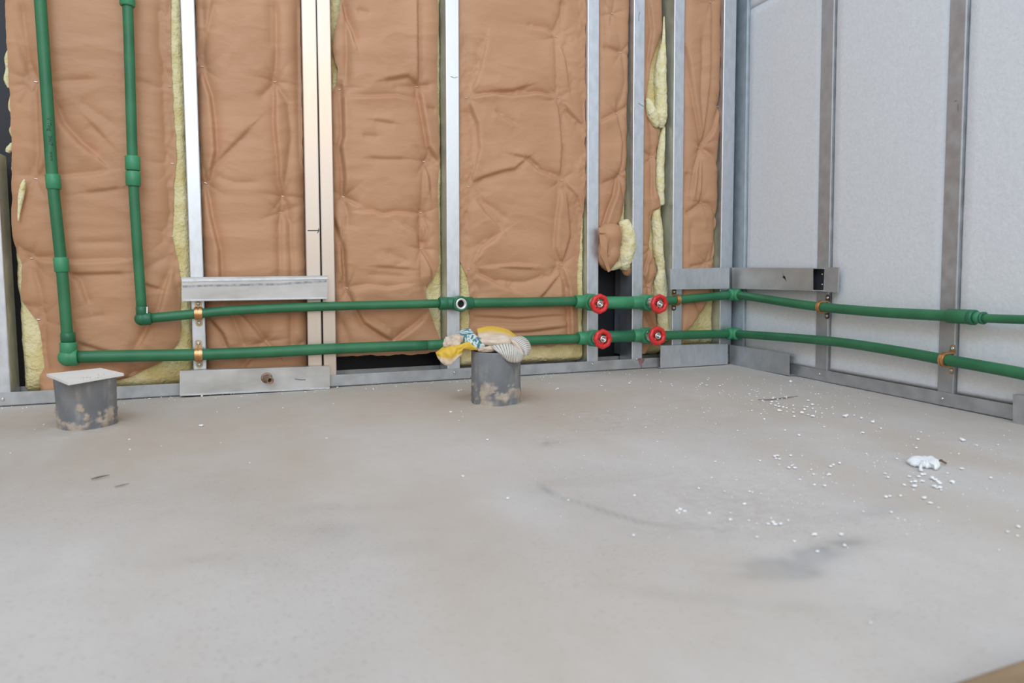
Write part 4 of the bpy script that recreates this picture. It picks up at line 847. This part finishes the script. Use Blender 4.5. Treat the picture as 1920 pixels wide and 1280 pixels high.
# white board lying on the left stub
zt = LH + .0055
v, f = prism([fl(*p, zt) - ZV * .005 for p in [(87, 700.5), (128, 717), (232, 699.3), (188.5, 689.5)]], ZV * .005)
bd_ = mesh_obj('cover_board', v, f, M['tile']); tag(bd_, 'small white board lying on the mortar crusted drain stub', 'cover')
for i in range(26):
    t = random.random(); p = Vector((150 + 52 * t, 712 - 9 * t + random.uniform(-4, 1.5), 0)); q = fl(p.x, p.y, zt)
    v, f = lathe(q, ZV, [(0, random.uniform(.0004, .0011)), (.0003, .0003)], 6, Vector((0, 1, 0)))
    if i == 0: sp = MB()
    sp.add(v, f)
o = sp.build('specks', M['ink'], bd_); o['kind'] = 'stuff'

# ------------------------------------------------------------------ crumpled rag of printed sacking on the middle stub
rag = empty('crumpled_rag', c2 + ZV * MH, 'crumpled yellow, floral and striped rag draped over the drain stub', 'rag')
dz = (c2 - CAM).dot(DV)
def rp_(X, Y, o):                     # crop coordinates of the close view and offset towards the camera side of the stub
    px, py = 800 + X / 9.143, 590 + Y / 9.143; d = ray(px, py); t = (dz - o) / d.dot(DV); return CAM + d * t
def sheet(name, top, bot, mat, bulge=.006, seed=0, n=26, m=12, crump=.0022, attr=None, th=.0016, thick_in=0.0):
    """curved sheet between two edge curves, each a list of (X, Y, offset)."""
    A = catmull([rp_(*p) for p in top], 8); B = catmull([rp_(*p) for p in bot], 8)
    ia = np.linspace(0, len(A) - 1, n); ib = np.linspace(0, len(B) - 1, n)
    pick = lambda L, t: L[int(t)].lerp(L[min(int(t) + 1, len(L) - 1)], t - int(t))
    V = []; U = []; W = []
    for j in range(m):
        v = j / (m - 1)
        for i in range(n):
            p = pick(A, ia[i]).lerp(pick(B, ib[i]), v); u = i / (n - 1)
            k = bulge * math.sin(math.pi * v) + crump * (2 * float(fbm(np.array(u * 5 + seed), np.array(v * 3.0), seed, 3)))
            V.append(p - DV * k + ZV * (k * .25)); U.append(u); W.append(v)
    nv = len(V); fs = grid_faces(m, n); idx = np.arange(nv).reshape(m, n)
    ring = list(idx[0, :]) + list(idx[1:, -1]) + list(idx[-1, -2::-1]) + list(idx[-2:0:-1, 0])
    V2 = [p + DV * th for p in V]; fs2 = [tuple(nv + q for q in reversed(fc)) for fc in fs]
    fs = [tuple(q) for q in fs] + fs2 + [(ring[i], nv + ring[i], nv + ring[(i + 1) % len(ring)], ring[(i + 1) % len(ring)]) for i in range(len(ring))]
    o = mesh_obj(name, V + V2, fs, M[mat], rag, True)
    if attr: a = [attr(u, w) for u, w in zip(U, W)]; add_attr(o.data, attr.__name__, a + a)
    return o
def ink(u, v): return max(0, min(1, 1.6 - 2.2 * v))
# mound underneath
mound = lathe(rp_(1180, 560, -.03) - ZV * .0, ZV, [(-.010, .035), (-.004, .052), (.008, .051), (.020, .042), (.027, .018)], 24, Vector((0, 1, 0)))
mo_ = mesh_obj('fold', mound[0], mound[1], M['cloth_beige'], rag, True)
for vtx in mo_.data.vertices: vtx.co.z += .004 * float(fbm(np.array(vtx.co.x * 60), np.array(vtx.co.y * 60), 3, 2))
sheet('fold', [(860, 235, .0), (1080, 196, -.02), (1360, 240, -.02), (1560, 372, .0)], [(890, 400, .03), (1080, 405, .04), (1280, 415, .045), (1430, 415, .045)], 'cloth_yellow', .004, 5, attr=ink)
def ink(u, v): return max(0, min(1, 1.25 - 1.3 * u - .4 * v))
sheet('fold', [(930, 395, .035), (1120, 340, .03), (1330, 330, .03), (1440, 405, .045)], [(930, 440, .046), (1150, 430, .05), (1350, 440, .052), (1450, 440, .052)], 'cloth_beige', .003, 8)
sheet('fold', [(900, 425, .05), (1150, 420, .055), (1420, 402, .055), (1480, 470, .056)], [(960, 520, .05), (1150, 530, .056), (1380, 520, .058), (1480, 500, .058)], 'cloth_beige', .006, 11)
sheet('fold', [(860, 560, .050), (960, 560, .054), (1100, 525, .055), (1200, 560, .055)], [(880, 625, .050), (990, 640, .054), (1110, 635, .055), (1200, 615, .055)], 'cloth_beige', .004, 14)
def stripe(u, v): return u * 24
sheet('striped_flap', [(1130, 600, .056), (1110, 530, .058), (1300, 505, .060), (1460, 500, .062), (1540, 500, .066), (1600, 560, .068), (1640, 640, .07), (1655, 690, .07)],
      [(1170, 610, .058), (1290, 715, .062), (1390, 795, .066), (1480, 815, .068), (1570, 815, .07), (1630, 780, .071), (1670, 730, .071), (1690, 700, .071)], 'stripe', .007, 17, n=60, m=10, crump=.0015, attr=stripe)
def stripe(u, v): return u * 15 + .4
sheet('striped_flap', [(1400, 425, .050), (1490, 470, .056), (1570, 540, .061), (1640, 630, .065), (1670, 712, .068)],
      [(1500, 372, .03), (1640, 368, .03), (1750, 450, .035), (1792, 580, .045), (1740, 700, .058)], 'stripe', .008, 23, n=44, m=10, crump=.0015, attr=stripe)
sheet('fold', [(1420, 405, .060), (1530, 450, .066), (1620, 560, .070), (1668, 690, .074)], [(1430, 430, .063), (1500, 540, .069), (1570, 650, .073), (1665, 700, .075)], 'cloth_beige', .004, 26, m=8)
sheet('floral_flap', [(520, 315, .02), (600, 255, .01), (730, 236, .01), (830, 330, .03), (930, 425, .045), (1010, 520, .054)],
      [(590, 400, .040), (640, 460, .045), (710, 500, .05), (790, 540, .054), (870, 575, .055), (1000, 552, .055)], 'floral', .006, 29, n=36)
sheet('fold', [(300, 420, .03), (340, 385, .03), (440, 345, .04), (540, 325, .04), (645, 372, .045)], [(280, 555, .045), (350, 560, .05), (440, 550, .052), (540, 540, .052), (625, 460, .05)], 'cloth_beige', .007, 32, crump=.006)
def ink(u, v): return 1 if v < .62 else max(0, 1 - (v - .62) * 6)
sheet('hanging_flap', [(150, 645, .05), (300, 540, .045), (440, 540, .05), (560, 520, .05), (640, 560, .05)], [(190, 745, .055), (275, 845, .06), (380, 862, .062), (450, 830, .06), (600, 690, .055)], 'cloth_yellow', .008, 35, crump=.006, attr=ink)
def ink(u, v): return 1
sheet('fold', [(420, 545, .054), (600, 500, .054), (720, 460, .052), (800, 520, .052), (860, 580, .053)], [(480, 650, .058), (560, 640, .056), (640, 590, .055), (760, 600, .053), (870, 612, .054)], 'cloth_yellow', .004, 38, attr=ink)

# ------------------------------------------------------------------ small things on the floor
def rock_mesh(seed, flat=.75):
    import bmesh
    r = random.Random(seed); bm = bmesh.new(); bmesh.ops.create_icosphere(bm, subdivisions=2, radius=1.0)
    k = [r.uniform(1.3, 3) for _ in range(3)]; ph = [r.uniform(0, 6) for _ in range(3)]
    for v_ in bm.verts:
        s = 1 + .22 * math.sin(k[0] * v_.co.x * 2 + ph[0]) + .18 * math.sin(k[1] * v_.co.y * 2 + ph[1]) + r.uniform(-.08, .08)
        v_.co = Vector((v_.co.x * s, v_.co.y * s, (v_.co.z * s + 1) * flat))
    me = bpy.data.meshes.new('foam_crumb'); bm.to_mesh(me); bm.free(); me.materials.append(M['crumb'])
    me.polygons.foreach_set('use_smooth', [True] * len(me.polygons)); return me
CR = [rock_mesh(i) for i in range(6)]
pts = []
def addc(L, s, ox, oy):
    for x, y, d in L:
        p = (ox + x / s, oy + y / s)
        if all((p[0] - q[0]) ** 2 + (p[1] - q[1]) ** 2 > 5 for q in pts): pts.append((p[0], p[1], d))
addc([(755,100,8),(215,222,3),(290,250,4),(180,278,4),(285,315,3),(220,368,4),(365,370,4),(385,328,3),(510,340,6),(520,325,4),(500,385,5),(560,380,4),(480,415,4),(585,410,4),(545,435,5),(598,450,5),(648,458,5),(700,468,5),(575,350,4),(635,345,3),(685,328,6),(700,326,4),(605,505,7),(795,435,5),(800,482,4),(790,530,5),(910,535,7),(945,450,4),(985,455,5),(950,488,6),(1000,368,5),(1055,420,7),(1060,478,5),(1105,520,4),(1060,580,7),(805,588,5),(1190,545,4),(1255,485,4),(1325,465,3),(1140,280,4),(1100,280,3),(220,505,4),(380,495,3),(345,550,4),(390,625,5),(705,520,3),(1000,565,4),(1350,550,3),(1515,580,9),(1535,570,6),(1635,570,4),(1735,612,6),(680,778,5),(870,843,6),(1220,730,4),(1145,685,3),(470,898,3),(20,782,4),(1760,808,7),(1895,660,8)], 7.385, 1380, 700)
addc([(130,445,5),(165,492,6),(140,740,7),(192,728,6),(322,725,6),(490,655,5),(435,480,6),(460,550,6),(515,545,7),(505,600,9),(555,480,7),(600,455,8),(600,535,8),(630,455,6),(725,500,9),(765,520,8),(800,545,7),(825,570,7),(755,605,8),(820,620,8),(790,625,6),(840,655,5),(975,545,8),(990,565,5),(1100,380,7),(1465,497,7),(370,590,6),(625,752,9),(700,810,8),(205,930,6),(290,1010,5),(805,875,4),(525,120,6),(545,15,5),(280,262,4),(1065,200,4),(920,440,4),(1110,20,10),(1090,10,6),(1290,92,5),(1555,85,4),(585,405,7)], 6.736, 1640, 820)
addc([(172,55,5),(165,58,4),(140,35,2),(112,22,2),(335,45,4),(350,62,3),(440,35,4),(445,28,3),(558,30,3),(600,45,4),(597,38,3),(705,40,4),(712,35,4),(730,42,4),(735,22,3),(690,50,3),(780,45,4),(790,40,3),(890,75,3),(918,65,3),(915,78,2),(461,126,3),(195,153,3),(253,162,2),(360,140,2),(435,168,2),(502,200,3),(598,166,2),(615,128,2),(720,145,3),(735,140,2),(566,218,2),(622,200,2),(845,212,3),(545,253,3),(835,238,2),(1025,210,2),(1078,228,2),(270,306,3),(520,340,2),(650,310,2),(762,328,4),(748,388,4),(700,428,5),(797,440,4),(890,440,5),(903,443,4),(932,448,3),(460,455,6),(212,473,8),(145,417,4),(262,470,4),(490,503,6),(521,490,6),(602,463,3),(618,512,7),(630,505,8),(648,512,6),(626,520,5),(740,520,7),(818,545,7),(873,486,7),(820,520,4),(888,548,4),(918,560,4),(960,560,6),(978,553,8),(985,562,7),(1007,560,8),(1035,548,5),(972,540,5),(918,610,4),(455,603,7),(1058,625,6),(1135,600,8),(1127,602,5),(1147,663,7),(1235,600,8),(1247,641,7),(1260,650,3),(930,325,5),(922,322,3),(985,308,7),(995,305,6),(1003,318,5),(990,316,5),(1045,305,6),(1038,350,7),(1048,343,5),(1060,350,7),(1055,340,4),(1002,340,4),(1130,375,5),(1122,358,4),(1190,375,7),(1183,378,4),(1195,345,7),(1205,340,5),(1228,333,6),(1080,395,5),(1135,415,5),(1172,418,6),(1215,410,4),(1383,203,5),(1365,215,3),(1316,220,6),(1533,218,4),(1515,278,5),(1328,298,4),(1735,265,3),(1820,263,3),(1690,355,5),(1795,387,6),(1421,517,5),(1480,600,3),(1898,570,8),(1858,590,6),(1895,605,5),(1345,930,5),(1825,658,4),(1400,385,3),(1330,365,3),(1360,345,3),(1318,515,4),(1283,478,3)], 2, 960, 700)
addc([(755,193,7),(757,83,5),(814,143,3),(895,127,4),(1060,127,3),(828,257,3),(165,190,3),(485,245,4),(487,283,4),(40,297,3),(605,270,2),(937,333,3),(1225,240,4),(1690,143,5),(1730,140,3),(1735,160,3),(1720,175,3),(1720,63,6),(1730,60,4),(1828,246,5),(1736,382,6),(1903,465,6),(1250,112,3),(1265,50,4),(1430,33,4),(1425,30,3),(1250,42,5),(905,85,3),(560,92,4),(100,126,3),(130,208,2),(10,130,3),(605,88,3),(640,88,3)], 2, 0, 700)
for i, (x, y, d) in enumerate(pts[:298]):
    p = fl(x, y + d * .3); s = max(d, 2.4) * .46 / scale_at(p)
    o = bpy.data.objects.new('foam_crumb', CR[i % 6]); COL.objects.link(o)
    o.location = (p.x, p.y, -.0006); o.scale = (s * random.uniform(.85, 1.25), s * random.uniform(.85, 1.25), s * random.uniform(.6, .85)); o.rotation_euler = (0, 0, random.uniform(0, 6.28))
    if x > 1640 and 850 < y < 950: w_ = ('white foam crumb scattered around the largest foam flake', 'foam crumbs around the largest flake')
    elif x > 1400 and y < 800: w_ = ('white foam crumb in the loose drift before the foam clad wall near the corner', 'foam crumbs drifting near the corner')
    elif x > 1380 and y < 945: w_ = ('white foam crumb in the thin scatter between the corner drift and the largest flake', 'foam crumbs between drift and flake')
    elif x > 1000 and y >= 860: w_ = ('white foam crumb on or beside the curved trowel ridge and dark floor stain', 'foam crumbs by the trowel ridge')
    elif x > 880: w_ = ('tiny white foam crumb on the dusty floor between the rag stub and the corner', 'foam crumbs between the rag stub and the corner')
    else: w_ = ('lone white foam crumb on the floor before the brown insulated wall', 'foam crumbs before the insulated wall')
    tag(o, w_[0], 'crumb', w_[1])
print('crumbs', len(pts))
# finest dust of foam, along the tracks and over the floor
mb = MB()
def speck(x, y, r):
    p = fl(x, y); s = r / scale_at(p); a = random.uniform(0, 6)
    b = [p + Vector((math.cos(a + k * 2.09) * s, math.sin(a + k * 2.09) * s, 0)) for k in range(3)]; t = p + ZV * s * .9
    mb.add([q - ZV * .0004 for q in b] + [t], [(0, 1, 3), (1, 2, 3), (2, 0, 3), (2, 1, 0)])
for i in range(520):
    k = random.random()
    if k < .25: x = random.uniform(0, 1240); speck(x, 761 - .059 * x + abs(random.gauss(2, 5)) + 1, random.uniform(.5, 1.4))
    elif k < .55: speck(random.gauss(1460, 110), 706 + abs(random.gauss(40, 30)), random.uniform(.5, 1.3))
    elif k < .80: speck(random.gauss(1620, 190), random.gauss(880, 50), random.uniform(.6, 1.5))
    else: speck(random.uniform(1000, 1900), random.uniform(800, 1000), random.uniform(.5, 1.2))
tag(mb.build('foam_dust', M['crumb']), 'fine white foam dust strewn over the floor', 'dust', kind='stuff')
# larger foam flake
fk = catmull([Vector((a_, b_, 0)) for a_, b_ in [(1700, 866), (1711, 860.5), (1730, 860), (1750, 861), (1760, 867), (1762, 874), (1755, 880), (1746, 876), (1738, 877), (1731, 875), (1727, 882), (1723, 881), (1723, 874), (1712, 873), (1700, 866)]], 4)[:-1]
fk = [(p.x + random.uniform(-.6, .6), p.y + random.uniform(-.35, .35)) for p in fk]; V = []; cx_ = sum(p[0] for p in fk) / len(fk); cy_ = sum(p[1] for p in fk) / len(fk)
for sc2, hz in ((1.0, 0.0), (1.03, .003), (.93, .006), (.70, .0078), (.40, .0080)):
    for x_, y_ in fk: V.append(fl(cx_ + (x_ - cx_) * sc2, cy_ + 1 + (y_ - cy_) * sc2) + ZV * (hz * random.uniform(.8, 1.2) if hz else 0))
n = len(fk); f = [(i * n + k, i * n + (k + 1) % n, (i + 1) * n + (k + 1) % n, (i + 1) * n + k) for i in range(4) for k in range(n)] + [tuple(range(n))[::-1], tuple(range(4 * n, 5 * n))]
o = mesh_obj('foam_flake', V, f, M['crumb'], None, True)
tag(o, 'largest flat white foam flake, beside a dark splinter', 'flake')
v, f = tube([fl(1757, 868) + ZV * .003, fl(1764, 868.5) + ZV * .005, fl(1774, 871) + ZV * .002], [.0012, .002, .0016], 8); tag(mesh_obj('splinter', v, f, M['twig']), 'short dark splinter against the large foam flake', 'splinter')
v, f = tube([fl(171, 899) + ZV * .001, fl(182, 897.5) + ZV * .002, fl(192, 895.5) + ZV * .0022, fl(205, 892) + ZV * .0015], [.0006, .0011, .0010, .0004], 8); tag(mesh_obj('twig', v, f, M['twig']), 'thin dark twig on bare floor below the capped drain stub, the longer one', 'twig', 'dry twigs on the floor')
v, f = tube([fl(215, 913.5) + ZV * .0008, fl(228, 911) + ZV * .0012, fl(242, 907.5) + ZV * .0012], [.0004, .0007, .0003], 8); tag(mesh_obj('twig', v, f, M['twig']), 'shorter faint twig just in front of the longer dark twig', 'twig', 'dry twigs on the floor')
v, f = tube([fl(1421, 750) + ZV * .001, fl(1440, 750.5) + ZV * .0015, fl(1478, 746) + ZV * .0015, fl(1496, 743) + ZV * .001], [.0005, .0010, .0010, .0004], 8); tag(mesh_obj('twig', v, f, M['twig']), 'thin brown straw among the foam crumbs near the corner', 'twig', 'dry twigs on the floor')
# brown plank at the bottom edge of the picture
a, b = fl(1800, 1274, .018), fl(1925, 1232, .018); d = (b - a).normalized(); s = Vector((d.y, -d.x, 0))
if s.dot(FW) > 0: s = -s
v, f = prism([x_ - ZV * .0185 for x_ in (a - d * .03, b + d * .35, b + d * .35 + s * .10, a - d * .03 + s * .10)], ZV * .0185)
o = mesh_obj('wooden_plank', v, f, M['wood']); bv = o.modifiers.new('edge', 'BEVEL'); bv.width = .0025; bv.segments = 2
tag(o, 'brown wooden plank lying on the floor close to the camera', 'plank')
